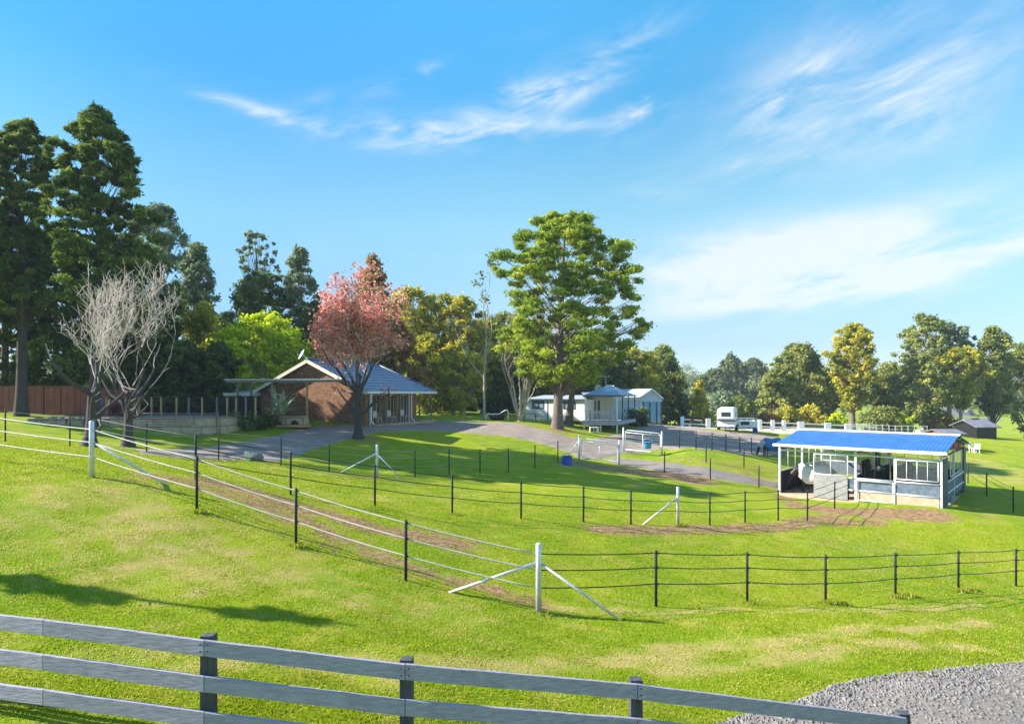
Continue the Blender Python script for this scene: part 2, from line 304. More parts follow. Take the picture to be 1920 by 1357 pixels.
def raw(name, V, Fc, m, parent=None, smooth=False, attr=None, uv=True):
    me = bpy.data.meshes.new(name); V = np.asarray(V, np.float32)
    if parent is not None: V = V - np.array(ORI[parent.name], np.float32)
    if isinstance(Fc, np.ndarray):
        k = Fc.shape[1]; nf = len(Fc); me.vertices.add(len(V)); me.vertices.foreach_set('co', V.ravel()); me.loops.add(nf*k)
        me.loops.foreach_set('vertex_index', Fc.astype(np.int32).ravel()); me.polygons.add(nf)
        me.polygons.foreach_set('loop_start', np.arange(0, nf*k, k, dtype=np.int32)); me.polygons.foreach_set('loop_total', np.full(nf, k, np.int32))
        me.update(calc_edges=True)
    else:
        me.from_pydata(V.tolist(), [], Fc)
        if uv and len(Fc) < 20000:
            u = me.uv_layers.new(name='UVMap').data; vv = me.vertices
            for p in me.polygons:
                n = p.normal
                if abs(n.z) > .97: t = Vector((1,0,0)); b = Vector((0,1,0))
                else: t = Vector((-n.y, n.x, 0)).normalized(); b = n.cross(t).normalized(); b = b if b.z > 0 else -b
                for li in p.loop_indices:
                    co = vv[me.loops[li].vertex_index].co; u[li].uv = (co.dot(t), co.dot(b))
    if smooth: me.polygons.foreach_set('use_smooth', [True]*len(me.polygons))
    for a, vals in (attr or {}).items():
        at_ = me.attributes.new(a, 'FLOAT', 'POINT'); at_.data.foreach_set('value', np.asarray(vals, np.float32))
    if m is not None: me.materials.append(m)
    o = bpy.data.objects.new(name, me); link(o)
    if parent is not None: o.parent = parent; ORI[o.name] = ORI[parent.name]
    else: ORI[o.name] = (0,0,0)
    return o
def ob(name, mb, m, parent=None, smooth=False, bevel=0.0):
    if isinstance(m, str): m = M[m]
    o = raw(name, [tuple(v) for v in mb.v], mb.f, m, parent, smooth)
    if bevel:
        b = o.modifiers.new('bevel', 'BEVEL'); b.width = bevel; b.segments = 2; b.limit_method = 'ANGLE'
    return o
def tag(o, label=None, cat=None, group=None, kind=None):
    if label: o['label'] = label
    if cat: o['category'] = cat
    if group: o['group'] = group
    if kind: o['kind'] = kind
    return o
def thing(name, loc, label, cat, rz=0.0, group=None, local=False):
    o = bpy.data.objects.new(name, None); o.empty_display_size = .2; link(o); o.location = loc; o.rotation_euler = (0,0,rz)
    ORI[o.name] = (0,0,0) if (local or rz) else tuple(loc); return tag(o, label, cat, group)
def copy_tree(o, parent=None):
    c = o.copy(); link(c); c.parent = parent
    for ch in list(o.children): copy_tree(ch, c)
    return c
# ------------------------------------------------------------------ ground
def capsules(X, Y, caps):
    m = np.zeros(len(X))
    for (a, b, w, s) in caps:
        dx, dy = b[0]-a[0], b[1]-a[1]; L2 = dx*dx + dy*dy + 1e-9
        t = np.clip(((X-a[0])*dx + (Y-a[1])*dy)/L2, 0, 1); d = np.hypot(X-a[0]-t*dx, Y-a[1]-t*dy)
        m = np.maximum(m, s*np.clip(1.35 - d/w, 0, 1))
    return m
def pl(pix, w, s): 
    g = [G(*p) for p in pix]
    if len(g) == 1: g = g*2
    return [((g[i].x, g[i].y), (g[i+1].x, g[i+1].y), w, s) for i in range(len(g)-1)]
DIRT = (pl([(290,893),(420,908),(560,950),(700,990),(860,1020)], .85, 1.1) + pl([(340,903),(470,940),(600,990),(760,1060),(900,1100),(1010,1132)], .55, .95)
        + pl([(560,1000),(660,1040),(780,1075),(900,1100)], .5, .55) + pl([(380,935),(480,960),(560,1000)], .3, .5)
        + pl([(1085,868),(1180,883),(1300,899)], 1.5, 1.25) + pl([(1150,868),(1240,868),(1330,880),(1460,895)], 1.7, .5) + pl([(1240,862),(1350,868),(1450,880)], 1.2, .55)
        + pl([(1120,992),(1300,990),(1480,986),(1560,970)], .8, 1.1) + pl([(1510,950),(1600,960),(1740,964)], 1.3, 1.3) + pl([(1560,980),(1640,978)], .8, .9) + pl([(1560,975),(1640,985)], .5, .7)
        + pl([(1830,965),(1860,970)], .8, .6) + pl([(1045,806),(1075,808)], 1.5, .8) + pl([(985,793),(1000,793)], 1.5, .6)
        + pl([(1180,905),(1330,915)], .4, .35) + pl([(860,975),(1080,985)], .3, .35) + pl([(200,900),(300,905)], .4, .4)
        + pl([(672,818),(690,822)], 1.6, .7) + pl([(240,838)], .8, .5) + pl([(168,838)], .8, .5) + pl([(1463,930),(1500,945)], .7, .9))
DRY = (pl([(150,930),(330,1000),(420,1060)], 2.0, .8) + pl([(90,960),(230,1060)], 1.6, .7) + pl([(380,1010),(600,1080)], 1.4, .65)
        + pl([(370,1110)], .35, 1.1) + pl([(280,1130)], .25, 1.1) + pl([(150,1230),(260,1235)], .4, .8) + pl([(500,1060),(740,1140),(900,1150)], 1.0, .55)
        + pl([(700,1235),(850,1245),(1100,1245),(1300,1225)], .45, .9) + pl([(1250,1215),(1500,1200),(1700,1180),(1839,1165)], .4, .95) + pl([(1240,1255),(1450,1240),(1839,1215)], .4, .9)
        + pl([(1050,1140),(1250,1150),(1500,1145),(1839,1135)], .35, .8) + pl([(1150,880),(1460,905)], 1.8, .9) + pl([(560,880),(800,900),(400,868)], .9, .5)
        + pl([(1800,860),(1900,900)], 5, .8) + pl([(620,930),(900,930),(760,905)], .7, .45) + pl([(1500,1010),(1760,1040)], 1.0, .45) + pl([(1040,870),(1110,880)], .8, .8)
        + pl([(340,1250),(600,1250),(740,1270)], .35, .8) + pl([(1000,815),(1090,830)], 1.2, .6))
def build_ground():
    near = np.arange(-62, 82, .4); xs = np.r_[[-1400,-1000,-700,-350,-220,-160,-120,-100,-85,-72], near, [86,95,105,120,140,170,210,260,330,420,600,900,1400]]
    ys = np.r_[[-300,-100,-40,-20,-10], np.arange(-4, 30, .3), np.arange(30, 105, .5), np.arange(106,150,3), [155,165,180,200,230,260,300,350,420,500,600,720,850,1000,1200,1400]]
    X, Y = np.meshgrid(xs, ys); Z = Hn(X, Y).reshape(X.shape)
    nx, ny = len(xs), len(ys); V = np.c_[X.ravel(), Y.ravel(), Z.ravel()]
    i = np.arange(nx-1)[None, :] + nx*np.arange(ny-1)[:, None]; i = i.ravel(); Fc = np.c_[i, i+1, i+nx+1, i+nx]
    x, y = V[:,0], V[:,1]
    dirt = capsules(x, y, DIRT); dry = capsules(x, y, DRY)
    m, nt, out = newmat('grassy_ground'); L = nt.links
    p = NN(nt, 'ShaderNodeBsdfPrincipled'); p.inputs['Roughness'].default_value = .95; p.inputs['Specular IOR Level'].default_value = .1
    geo = NN(nt, 'ShaderNodeNewGeometry')
    def noise(s, det=6, rough=.6, st=None):
        n = NN(nt, 'ShaderNodeTexNoise'); n.inputs['Scale'].default_value = s; n.inputs['Detail'].default_value = det; n.inputs['Roughness'].default_value = rough
        if st:
            mp = NN(nt, 'ShaderNodeMapping'); mp.inputs['Scale'].default_value = st; L.new(geo.outputs['Position'], mp.inputs[0]); L.new(mp.outputs[0], n.inputs[0])
        else: L.new(geo.outputs['Position'], n.inputs[0])
        return n.outputs[0]
    def rng(v, lo, hi):
        r = NN(nt, 'ShaderNodeMapRange', interpolation_type='SMOOTHSTEP'); L.new(v, r.inputs[0]); r.inputs[1].default_value = lo; r.inputs[2].default_value = hi; return r.outputs[0]
    def mth(op, a, b):
        n = NN(nt, 'ShaderNodeMath', operation=op)
        for i_, v in enumerate((a, b)):
            if isinstance(v, (int, float)): n.inputs[i_].default_value = v
            else: L.new(v, n.inputs[i_])
        return n.outputs[0]
    def mix(f, a, b):
        n = NN(nt, 'ShaderNodeMix', data_type='RGBA')
        if isinstance(f, (int, float)): n.inputs[0].default_value = f
        else: L.new(f, n.inputs[0])
        for k_, v in ((6, a), (7, b)):
            if isinstance(v, tuple): n.inputs[k_].default_value = rgb(v)
            else: L.new(v, n.inputs[k_])
        return n.outputs[2]
    big = noise(.16, 4); mid = noise(1.1, 7, .68); fine = noise(14, 6, .75); streaks = noise(.9, 6, .7, (.55, 1.9, 1))
    c = mix(rng(big, .40, .62), (.195,.310,.004), (.300,.370,.008))
    c = mix(mth('MULTIPLY', rng(mid, .45, .68), .8), c, (.45,.40,.05))
    c = mix(mth('MULTIPLY', rng(streaks, .50, .70), .6), c, (.47,.36,.10))
    ad = NN(nt, 'ShaderNodeAttribute'); ad.attribute_name = 'dry'; ai = NN(nt, 'ShaderNodeAttribute'); ai.attribute_name = 'dirt'
    dm = rng(mth('ADD', mth('MULTIPLY', ad.outputs['Fac'], .8), mth('ADD', mth('MULTIPLY', mth('SUBTRACT', mid, .5), 2.6), mth('MULTIPLY', mth('SUBTRACT', fine, .5), 1.6))), .30, .95)
    dm = mth('MULTIPLY', dm, rng(ad.outputs['Fac'], .02, .3))
    c = mix(mth('MULTIPLY', dm, .85), c, (.52,.39,.15))
    c = mix(mth('MULTIPLY', rng(fine, .40, .64), .42), c, (.10,.17,.006))
    c = mix(mth('MULTIPLY', rng(noise(30, 3, .8), .55, .75), .35), c, (.40,.42,.10))
    im = rng(mth('ADD', ai.outputs['Fac'], mth('MULTIPLY', mth('SUBTRACT', noise(1.6, 8, .72), .5), 2.6)), .36, .95)
    im = mth('MULTIPLY', im, rng(ai.outputs['Fac'], .02, .2))
    dc = mix(rng(noise(5, 8, .75), .38, .66), (.21,.115,.062), (.50,.29,.17))
    c = mix(mth('MULTIPLY', im, .93), c, dc)
    L.new(c, p.inputs['Base Color'])
    bp = NN(nt, 'ShaderNodeBump'); bp.inputs['Strength'].default_value = .75; bp.inputs['Distance'].default_value = .09
    L.new(mth('ADD', fine, mth('MULTIPLY', noise(45, 3, .7), .5)), bp.inputs['Height']); L.new(bp.outputs[0], p.inputs['Normal'])
    L.new(p.outputs[0], out.inputs[0])
    o = raw('ground', V, Fc, m, None, True, {'dirt': dirt, 'dry': dry}); tag(o, kind='structure')
    return o
build_ground()
GE = [(1260,1392),(1340,1366),(1420,1342),(1500,1320),(1560,1294),(1640,1276),(1760,1264),(1839,1255),(1980,1243)]
rng0 = np.random.default_rng(5)
def sheet(name, far, near, m, off=.03, nu=90, nv=14, rag=.2):
    """a surface laid on the ground between two edges"""
    def res(pix):
        g = np.array([tuple(G(*p))[:2] for p in pix]); s = np.r_[0, np.cumsum(np.hypot(*np.diff(g, axis=0).T))]; t = np.linspace(0, s[-1], nu)
        return np.c_[np.interp(t, s, g[:,0]), np.interp(t, s, g[:,1])]
    a, b = res(far), res(near); d = (b-a); d /= np.linalg.norm(d, axis=1)[:, None] + 1e-9
    n1 = np.convolve(rng0.normal(0, 1, nu+2), [.3,.4,.3], 'valid')*rag; n2 = np.convolve(rng0.normal(0, 1, nu+2), [.3,.4,.3], 'valid')*rag
    a = a + d*n1[:, None]; b = b + d*n2[:, None]
    k = np.linspace(0, 1, nv)[None, :, None]; Q = a[:, None, :]*(1-k) + b[:, None, :]*k; x, y = Q[...,0].ravel(), Q[...,1].ravel()
    e = np.ones((nu, nv)); e[:, 0] = e[:, -1] = -.5; e[0, :] = e[-1, :] = -.5
    z = Hn(x, y) + off*e.ravel()
    i = (np.arange(nu-1)[:, None]*nv + np.arange(nv-1)[None, :]).ravel(); Fc = np.c_[i, i+nv, i+nv+1, i+1]
    o = raw(name, np.c_[x, y, z], Fc, m, None, True)
    if sum(o.data.polygons[j].normal.z for j in range(0, len(o.data.polygons), 37)) < 0: o.data.flip_normals()
    return tag(o, kind='structure')
M['asph'] = mat('worn_grey_bitumen', (.36,.29,.24), .95, .16, 1.3, bump=.25, coord='Object', col2=(.25,.195,.165), spec=.1)
M['grav'] = mat('compacted_gravel', (.33,.275,.23), .95, .2, 11, bump=.8, coord='Object', col2=(.16,.13,.11))
sheet('driveway', [(250,842),(400,836),(480,824),(550,808),(600,797),(690,799),(780,788),(880,789),(970,793),(1010,803),(1060,815),(1110,828),(1170,838)],
      [(260,852),(400,861),(520,864),(580,845),(640,826),(700,812),(780,807),(860,810),(950,818),(1000,828),(1040,840),(1075,852),(1090,862)], M['asph'], nu=150, nv=24)
sheet('forecourt', [(1085,836),(1130,820),(1190,805),(1240,796),(1300,801),(1345,808),(1420,812),(1475,824)],
      [(1085,862),(1170,850),(1240,841),(1275,843),(1320,846),(1380,850),(1430,853),(1475,855)], M['asph'], off=.045, nu=110, nv=30)
sheet('path', [(1150,856),(1210,862),(1290,872),(1370,886),(1462,903)], [(1135,866),(1200,878),(1290,891),(1370,903),(1462,917)], M['grav'], off=.035, nu=70, nv=8, rag=.2)
sheet('gravel_track', GE, [(1270,1440),(1330,1440),(1400,1440),(1600,1420),(1750,1420),(1980,1420)], M['grav'], off=.03, nu=90, nv=18, rag=.12)
sheet('arena', [(1255,795),(1330,796),(1450,797),(1600,800),(1740,803)], [(1262,801),(1345,806),(1425,811),(1480,820),(1700,826)], M['sand'], off=.05, nu=80, nv=16)

# ------------------------------------------------------------------ grass blades near the camera
def build_grass():
    rg = np.random.default_rng(11); n = 380000
    d = 8.0 + (rg.random(n)**1.6)*22; px = rg.uniform(-40, 1960, n); X = (px-960)*d/F; Y = d + rg.normal(0, .2, n)
    patch = np.sin(X*1.9+1)*np.sin(Y*2.3)+np.sin(X*.7-Y*.9)+rg.normal(0,.5,n)
    keep = patch > -2.0; X, Y, d = X[keep], Y[keep], d[keep]; n = len(X)
    dm = capsules(X, Y, DIRT)+rg.normal(0,.3,n)+.3*np.sin(X*3.1+Y*2.2)*np.sin(Y*3.7-X*1.9); keep = dm < .85; X, Y, d = X[keep], Y[keep], d[keep]; patch = patch[np.abs(patch) >= 0] if False else np.zeros(n); patch = patch[keep]; n = len(X)
    wob = .25*np.sin(X*2.1+Y*1.3)+.2*np.sin(X*5.3-Y*4.1)+.15*np.sin(Y*9.1+X*3.3); dry = np.clip(capsules(X, Y, DRY)*.95+wob*.9-.1, 0, 1)
    Z = Hn(X, Y); h = rg.uniform(.018,.042,n)*(1-.45*dry); w = .003 + .0008*d
    an = rg.uniform(0, 2*np.pi, n); ln = rg.uniform(.2,.9,n)*h; la = rg.uniform(0, 2*np.pi, n)
    for q_, (px_, py_) in enumerate([(1401,1131),(1548,1131),(1575,1133),(1679,1119),(1700,1116),(1797,1108),(1820,1106),(1010,1151),(555,1022),(369,958),(848,964),(1271,984)]):
        c_ = G(px_, py_); i0 = q_*420; sl = slice(i0, i0+420); X[sl] = c_.x+rg.normal(0,.13,420); Y[sl] = c_.y+rg.normal(0,.08,420); Z[sl] = c_.z; h[sl] = rg.uniform(.04,.15 if 0 < q_ < 7 else .09,420)
    a = np.c_[X+np.cos(an)*w, Y+np.sin(an)*w, Z-.01]; b = np.c_[X-np.cos(an)*w, Y-np.sin(an)*w, Z-.01]; c = np.c_[X+np.cos(la)*ln, Y+np.sin(la)*ln, Z+h]
    V = np.stack([a,b,c],1).reshape(-1,3); Fc = np.arange(3*n).reshape(-1,3); v = np.repeat(np.clip(rg.normal(.36,.2,n)+dry*.62+.1*wob,0,1),3)
    m = foliage('grass_blades', (.22,.31,.008), (.37,.42,.016), (.68,.54,.22), .45)
    o = raw('grass', V, Fc, m, None, False, {'v': v}); tag(o, 'short sunlit lawn grass', 'grass', kind='stuff')
build_grass()
def G0(px, py):
    d = 9.5
    for _ in range(6): d = min(30, max(3, (CZ-H((px-960)*d/F, d))*F/(py-HY)))
    return Vector(((px-960)*d/F, d, H((px-960)*d/F, d)))
def build_gravel():
    rg = random.Random(3); mb = MB()
    for k in range(9000):
        px = rg.uniform(1270, 1990); py = float(np.interp(px, [q[0] for q in GE], [q[1] for q in GE])) + rg.expovariate(1/42) - 7
        if py > 1375: continue
        g = G0(px, py); r = rg.choice((.012,.016,.02,.03,.042))*rg.uniform(.8,1.2)
        g.z += .028
        vs = [(g.x+rg.uniform(.6,1)*r*a, g.y+rg.uniform(.6,1)*r*b, g.z+rg.uniform(.5,.9)*r*c_) for a,b,c_ in ((1,0,.2),(0,1,.2),(-1,0,.2),(0,-1,.2),(0.2,0.1,1),(0,0,-.6))]
        mb.add(vs, [(0,1,4),(1,2,4),(2,3,4),(3,0,4),(1,0,5),(2,1,5),(3,2,5),(0,3,5)])
    o = ob('gravel', mb, M['gravel']); tag(o, 'loose grey gravel at the edge of the grass', 'gravel', kind='stuff')
build_gravel()
def build_clods():
    rg = random.Random(8); mb = MB()
    for (px, py, sx, n) in [(375,1108,26,16),(282,1130,18,14),(262,1090,10,5),(345,1098,16,8),(175,1113,4,2),(452,1130,5,3),(120,1215,30,12),(300,1230,60,16),(1060,1235,90,26),(1260,1235,80,22),(1450,1215,120,24),(1650,1190,140,26),(760,1045,60,14),(620,1000,70,16),(480,950,60,12),(1600,970,60,22)]:
        for k in range(n):
            g = G0(px+rg.gauss(0,sx), py+rg.gauss(0,5)); s = rg.uniform(.008,.024); o_ = [rg.uniform(.7,1.3) for _ in range(6)]
            vs = [g+Vector((a*s*q, b*s*q, c*s*q)) for (a,b,c), q in zip(((1,0,.2),(0,1,.2),(-1,0,.2),(0,-1,.2),(.1,.1,.9),(0,0,-.5)), o_)]
            mb.add(vs, [(0,1,4),(1,2,4),(2,3,4),(3,0,4),(1,0,5),(2,1,5),(3,2,5),(0,3,5)])
    tag(ob('soil_clods', mb, mat('brown_soil_clod', (.20,.12,.06), .95, .3, 5)), 'small brown soil clods scattered on the grass', 'clods', kind='stuff')
build_clods()

# ------------------------------------------------------------------ fences
def fence(name, label, pix, m_post, m_rail, hts, h=1.4, r=.036, rr=.022, ends=(), group=None, start=None, end=None, braces=(), sag=.03, caps=True, endh=1.57, rail_mats=None):
    g = [G(*p) for p in pix]
    root = thing(name, g[0], label, 'fence', group=group)
    for i, p in enumerate(g):
        e = i in ends; hh = endh if e else h; mb = MB()
        if e: mb.tube([p+Vector((0,0,-.1)), p+Vector((0,0,hh-.02)), p+Vector((0,0,hh))], [.065,.065,.045], 12)
        else:
            mb.tube([p+Vector((0,0,-.1)), p+Vector((0,0,hh-.02)), p+Vector((0,0,hh))], [r,r,r*.6], 8)
        post = ob('post', mb, M['steel'] if e else M[m_post], root, True)
        if caps and not e:
            for q in hts: ob('clip', MB().box(p+Vector((r*.9,-r*.6,q)), (r*1.3, r*1.3, .05)), 'post', post)
    L_ = ([G(*start)] if start else []) + g + ([G(*end)] if end else [])
    for k, q in enumerate(hts):
        mb = MB(); ps = []
        for i in range(len(L_)-1):
            a, b = L_[i]+Vector((0,0,q)), L_[i+1]+Vector((0,0,q))
            for t in np.linspace(0, 1, 7)[:-1]: ps.append(a.lerp(b, t) - Vector((0,0,sag*4*t*(1-t))))
        ps.append(L_[-1]+Vector((0,0,q)))
        mb.tube(ps, rr, 6); ob('rail', mb, M[m_rail], root, True)
    for (i, px, py, bh) in braces:
        p = g[i]+Vector((0,0,bh)); q = G(px, py); mb = MB().tube([p, q+Vector((0,0,-.05))], .035, 10); ob('brace', mb, 'steel', root, True)
    return root
RH = (.57, .97, 1.33)
fence('rail_fence', 'sunlit railed fence with black posts running down the left slope between two steel corner posts',
      [(-60,860),(172,895),(369,957),(555,1021),(761,1088),(1010,1150)], 'post', 'rail_w', RH, ends=(1,5), braces=[(1,318,909,1.0),(5,838,1108,1.15)], rr=.017)
fence('wire_fence', 'dark railed fence along the near right side of the paddock from the steel corner post',
      [(1230,1137),(1401,1130),(1548,1130),(1679,1118),(1797,1107),(1905,1098)], 'post', 'rail_d', RH, start=(1010,1150), end=(2000,1090), rr=.014, braces=[])
cb = G(1010,1150)+Vector((0,0,1.1)); q = G(1165,1163)
o = ob('fence_stay', MB().tube([cb+Vector((.07,0,0)), q], .03, 10), 'steel', None, True); tag(o, 'dark steel stay sloping right from the near steel corner post to the ground', 'stay')
fence('wire_fence', 'dark railed fence curving across the middle of the green paddock with a steel braced post',
      [(367,898),(545,927),(703,948),(848,963),(977,972),(1094,978),(1183,983),(1271,983),(1331,984),(1397,979),(1459,975),(1514,975)], 'post', 'rail_d', RH, ends=(7,), braces=[(7,1203,983,1.15)], rr=.014, start=(190,862))
fence('wire_fence', 'short dark fence turning from the paddock corner back to the horse shelter',
      [(1565,953),(1591,940)], 'post', 'rail_d', RH, rr=.014, start=(1514,975))
fence('wire_fence', 'thin far fence below the driveway with a braced steel post, ending at the first gate',
      [(10,828),(131,837),(275,850),(410,862),(527,873),(617,885),(707,893),(778,895),(842,890),(900,889),(953,886),(1003,878),(1046,868)], 'post', 'rail_thin', (.55,.97,1.3), h=1.35, r=.03, rr=.009,
      ends=(6,), braces=[(6,637,885,1.15),(6,752,895,1.1)], end=(1086,861), caps=True)
fence('wire_fence', 'dark fence along the grey forecourt below the parked horse float', [(1274,840),(1305,842),(1335,844),(1361,846),(1387,848),(1409,850),(1432,853),(1470,858)], 'post', 'rail_d', (.45,.85,1.25), h=1.35, r=.045, rr=.016, start=(1241,842), caps=False)
fence('wire_fence', 'open dark posts beside the upper edge of the gravel path', [(1324,866),(1395,876)], 'post', 'rail_thin', (.5,), h=1.3, r=.04, rr=.005, start=(1246,853), end=(1462,884), caps=False)
fence('wire_fence', 'open dark posts beside the lower edge of the gravel path', [(1246,885),(1332,898),(1423,913)], 'post', 'rail_thin', (.5,), h=1.3, r=.04, rr=.005, start=(1161,872), end=(1463,922), caps=False)
fence('wire_fence', 'dark fence leaving the right back corner of the horse shelter', [(1815,905),(1850,930),(1900,960)], 'post', 'rail_d', (.6,1.0,1.25), h=1.35, rr=.012, caps=False)

def plank_fence():
    z = lambda px, py, d: P(px, py, d)
    top = [P(-120,1136,7.9), P(83,1161,7.7), P(384,1199,7.5), P(760,1244,7.5), P(1195,1282,7.9), P(1700,1345,8.6)]
    root = thing('timber_fence', (top[2].x, top[2].y, H(top[2].x, top[2].y)), 'weathered grey board fence with dark posts along the bottom edge of the paddock', 'fence')
    for i in (1,2,3,4,5):
        p = top[i].copy() if i > 1 else P(83-290,1128,8.1)
        gz = H(p.x, p.y); mb = MB().box((p.x, p.y+.10, (p.z+.03+gz-.2)/2), (.155,.13,p.z+.03-gz+.2)); pst = ob('post', mb, 'plankpost', root, bevel=.008)
        for dx in (-.045,.045):
            for dz in (-.05,-.13): ob('bolt', MB().tube([(p.x+dx, p.y-.03, p.z+dz), (p.x+dx, p.y-.012, p.z+dz)], .008, 6), 'black', pst)
    rg = random.Random(2)
    for row, dz in enumerate((0,-.425,-.85)):
        for i in range(len(top)-1):
            a, b = top[i], top[i+1]
            if i == 0: a = P(83-290,1128,8.1)
            n = 10; mb = MB(); t = (b-a).normalized(); rings = []
            for k in range(n+1):
                f = k/n; p = a.lerp(b, f); wob = rg.uniform(-.004,.004); s = .004 if k == 0 else (-.004 if k == n else 0)
                p = p + t*s; hh = .185
                rings.append([(p.x, p.y-.022, p.z+dz+wob), (p.x, p.y+.022, p.z+dz+wob), (p.x, p.y+.022, p.z+dz-hh+wob), (p.x, p.y-.022, p.z+dz-hh+wob)])
            mb.loft(rings); ob('rail', mb, 'plank', root, bevel=.004)
plank_fence()
# ------------------------------------------------------------------ trees
def tubes_np(lines, sides):
    """many tapered polylines as one mesh"""
    V = []; Fs = []; base = 0
    for ps, rs in lines:
        ps = np.asarray(ps, float); n = len(ps); t = np.gradient(ps, axis=0); t /= np.linalg.norm(t, axis=1)[:, None] + 1e-9
        up = np.array([0,0,1.]) if abs(t[0,2]) < .9 else np.array([1.,0,0]); a = np.cross(t, up); a /= np.linalg.norm(a, axis=1)[:, None] + 1e-9; b = np.cross(t, a)
        an = np.arange(sides)*2*np.pi/sides
        ring = ps[:, None, :] + (a[:, None, :]*np.cos(an)[None, :, None] + b[:, None, :]*np.sin(an)[None, :, None])*np.asarray(rs)[:, None, None]
        V.append(ring.reshape(-1, 3)); i = np.arange(n-1)[:, None]*sides; k = np.arange(sides)[None, :]; k2 = (k+1) % sides
        Fs.append(np.stack([i+k, i+k2, i+sides+k2, i+sides+k], -1).reshape(-1, 4) + base); base += n*sides
    return np.concatenate(V), np.concatenate(Fs)
def leafcloud(rg, C, Rd, n, size, elong=1.6, shell=.5, up=.25, hang=0.0):
    """n leaf faces spread over clumps C with radii Rd (K,3)"""
    K = len(C); vol = Rd[:,0]*Rd[:,1]**.5; pr = vol/vol.sum(); k = rg.choice(K, n, p=pr)
    dr = rg.normal(size=(n,3)); dr /= np.linalg.norm(dr, axis=1)[:, None]; rad = (shell + (1-shell)*rg.random(n)**.55)*(1 + .42*rg.normal(size=n))
    p = C[k] + dr*Rd[k]*rad[:, None]
    nm = dr*.55 + rg.normal(size=(n,3))*.6 + np.array([0,0,up]); nm /= np.linalg.norm(nm, axis=1)[:, None]
    q = rg.normal(size=(n,3)); q[:,2] -= hang*2; a = q - nm*(q*nm).sum(1)[:, None]; a /= np.linalg.norm(a, axis=1)[:, None] + 1e-9; b = np.cross(nm, a)
    s = size*rg.uniform(.6,1.35,n)[:, None]; L_ = a*s*elong*.5; W_ = b*s*.5
    V = np.stack([p+L_, p+W_*.9, p-L_, p-W_*.9], 1).reshape(-1, 3); Fc = np.arange(4*n).reshape(-1, 4)
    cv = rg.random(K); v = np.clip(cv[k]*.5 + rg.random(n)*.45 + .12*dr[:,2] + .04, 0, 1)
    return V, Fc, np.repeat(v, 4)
def bez(p0, p1, p2, n):
    t = np.linspace(0, 1, n)[:, None]; return (1-t)**2*p0 + 2*t*(1-t)*p1 + t*t*p2
FM = {
 'pine': foliage('pine_needles', (0.120,0.191,0.025), (0.287,0.384,0.038), (0.573,0.590,0.063), .35),
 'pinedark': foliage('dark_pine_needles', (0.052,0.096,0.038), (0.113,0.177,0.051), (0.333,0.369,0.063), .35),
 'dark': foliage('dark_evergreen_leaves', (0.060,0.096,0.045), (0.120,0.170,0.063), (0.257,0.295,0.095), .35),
 'gum': foliage('gum_leaves', (0.106,0.147,0.051), (0.257,0.295,0.076), (0.498,0.486,0.127), .38),
 'gumblue': foliage('blue_grey_gum_leaves', (0.106,0.155,0.101), (0.227,0.295,0.164), (0.422,0.473,0.253), .38),
 'olive': foliage('olive_gold_leaves', (0.151,0.191,0.032), (0.378,0.384,0.051), (0.786,0.634,0.076), .4),
 'gold': foliage('gold_green_leaves', (0.227,0.221,0.038), (0.544,0.473,0.057), (0.850,0.737,0.114), .4),
 'lime': foliage('lime_leaves', (0.242,0.354,0.015), (0.573,0.679,0.025), (0.850,0.850,0.051), .45),
 'red': foliage('pink_red_autumn_leaves', (.46,.14,.11), (.74,.32,.25), (.90,.58,.48), .42),
 'rust': foliage('rusty_leaves', (0.196,0.104,0.057), (0.393,0.221,0.089), (0.604,0.443,0.127), .3),
 'haze': foliage('far_gum_leaves', (0.090,0.125,0.057), (0.179,0.213,0.092), (0.307,0.325,0.127), .3),
}
PROF = {
 'round': [(0,.35),(.15,.75),(.4,1),(.65,.95),(.85,.65),(1,.2)],
 'tall': [(0,.4),(.2,.8),(.45,1),(.7,.8),(.9,.5),(1,.18)],
 'cone': [(0,.7),(.15,1),(.4,.8),(.65,.55),(.85,.3),(1,.06)],
 'ball': [(0,.5),(.2,.9),(.5,1),(.8,.8),(1,.35)],
 'mush': [(0,.3),(.2,.55),(.45,.95),(.7,1),(.9,.75),(1,.35)],
 'column': [(0,.55),(.3,.9),(.6,1),(.85,.8),(1,.3)],
}
TS = [100]
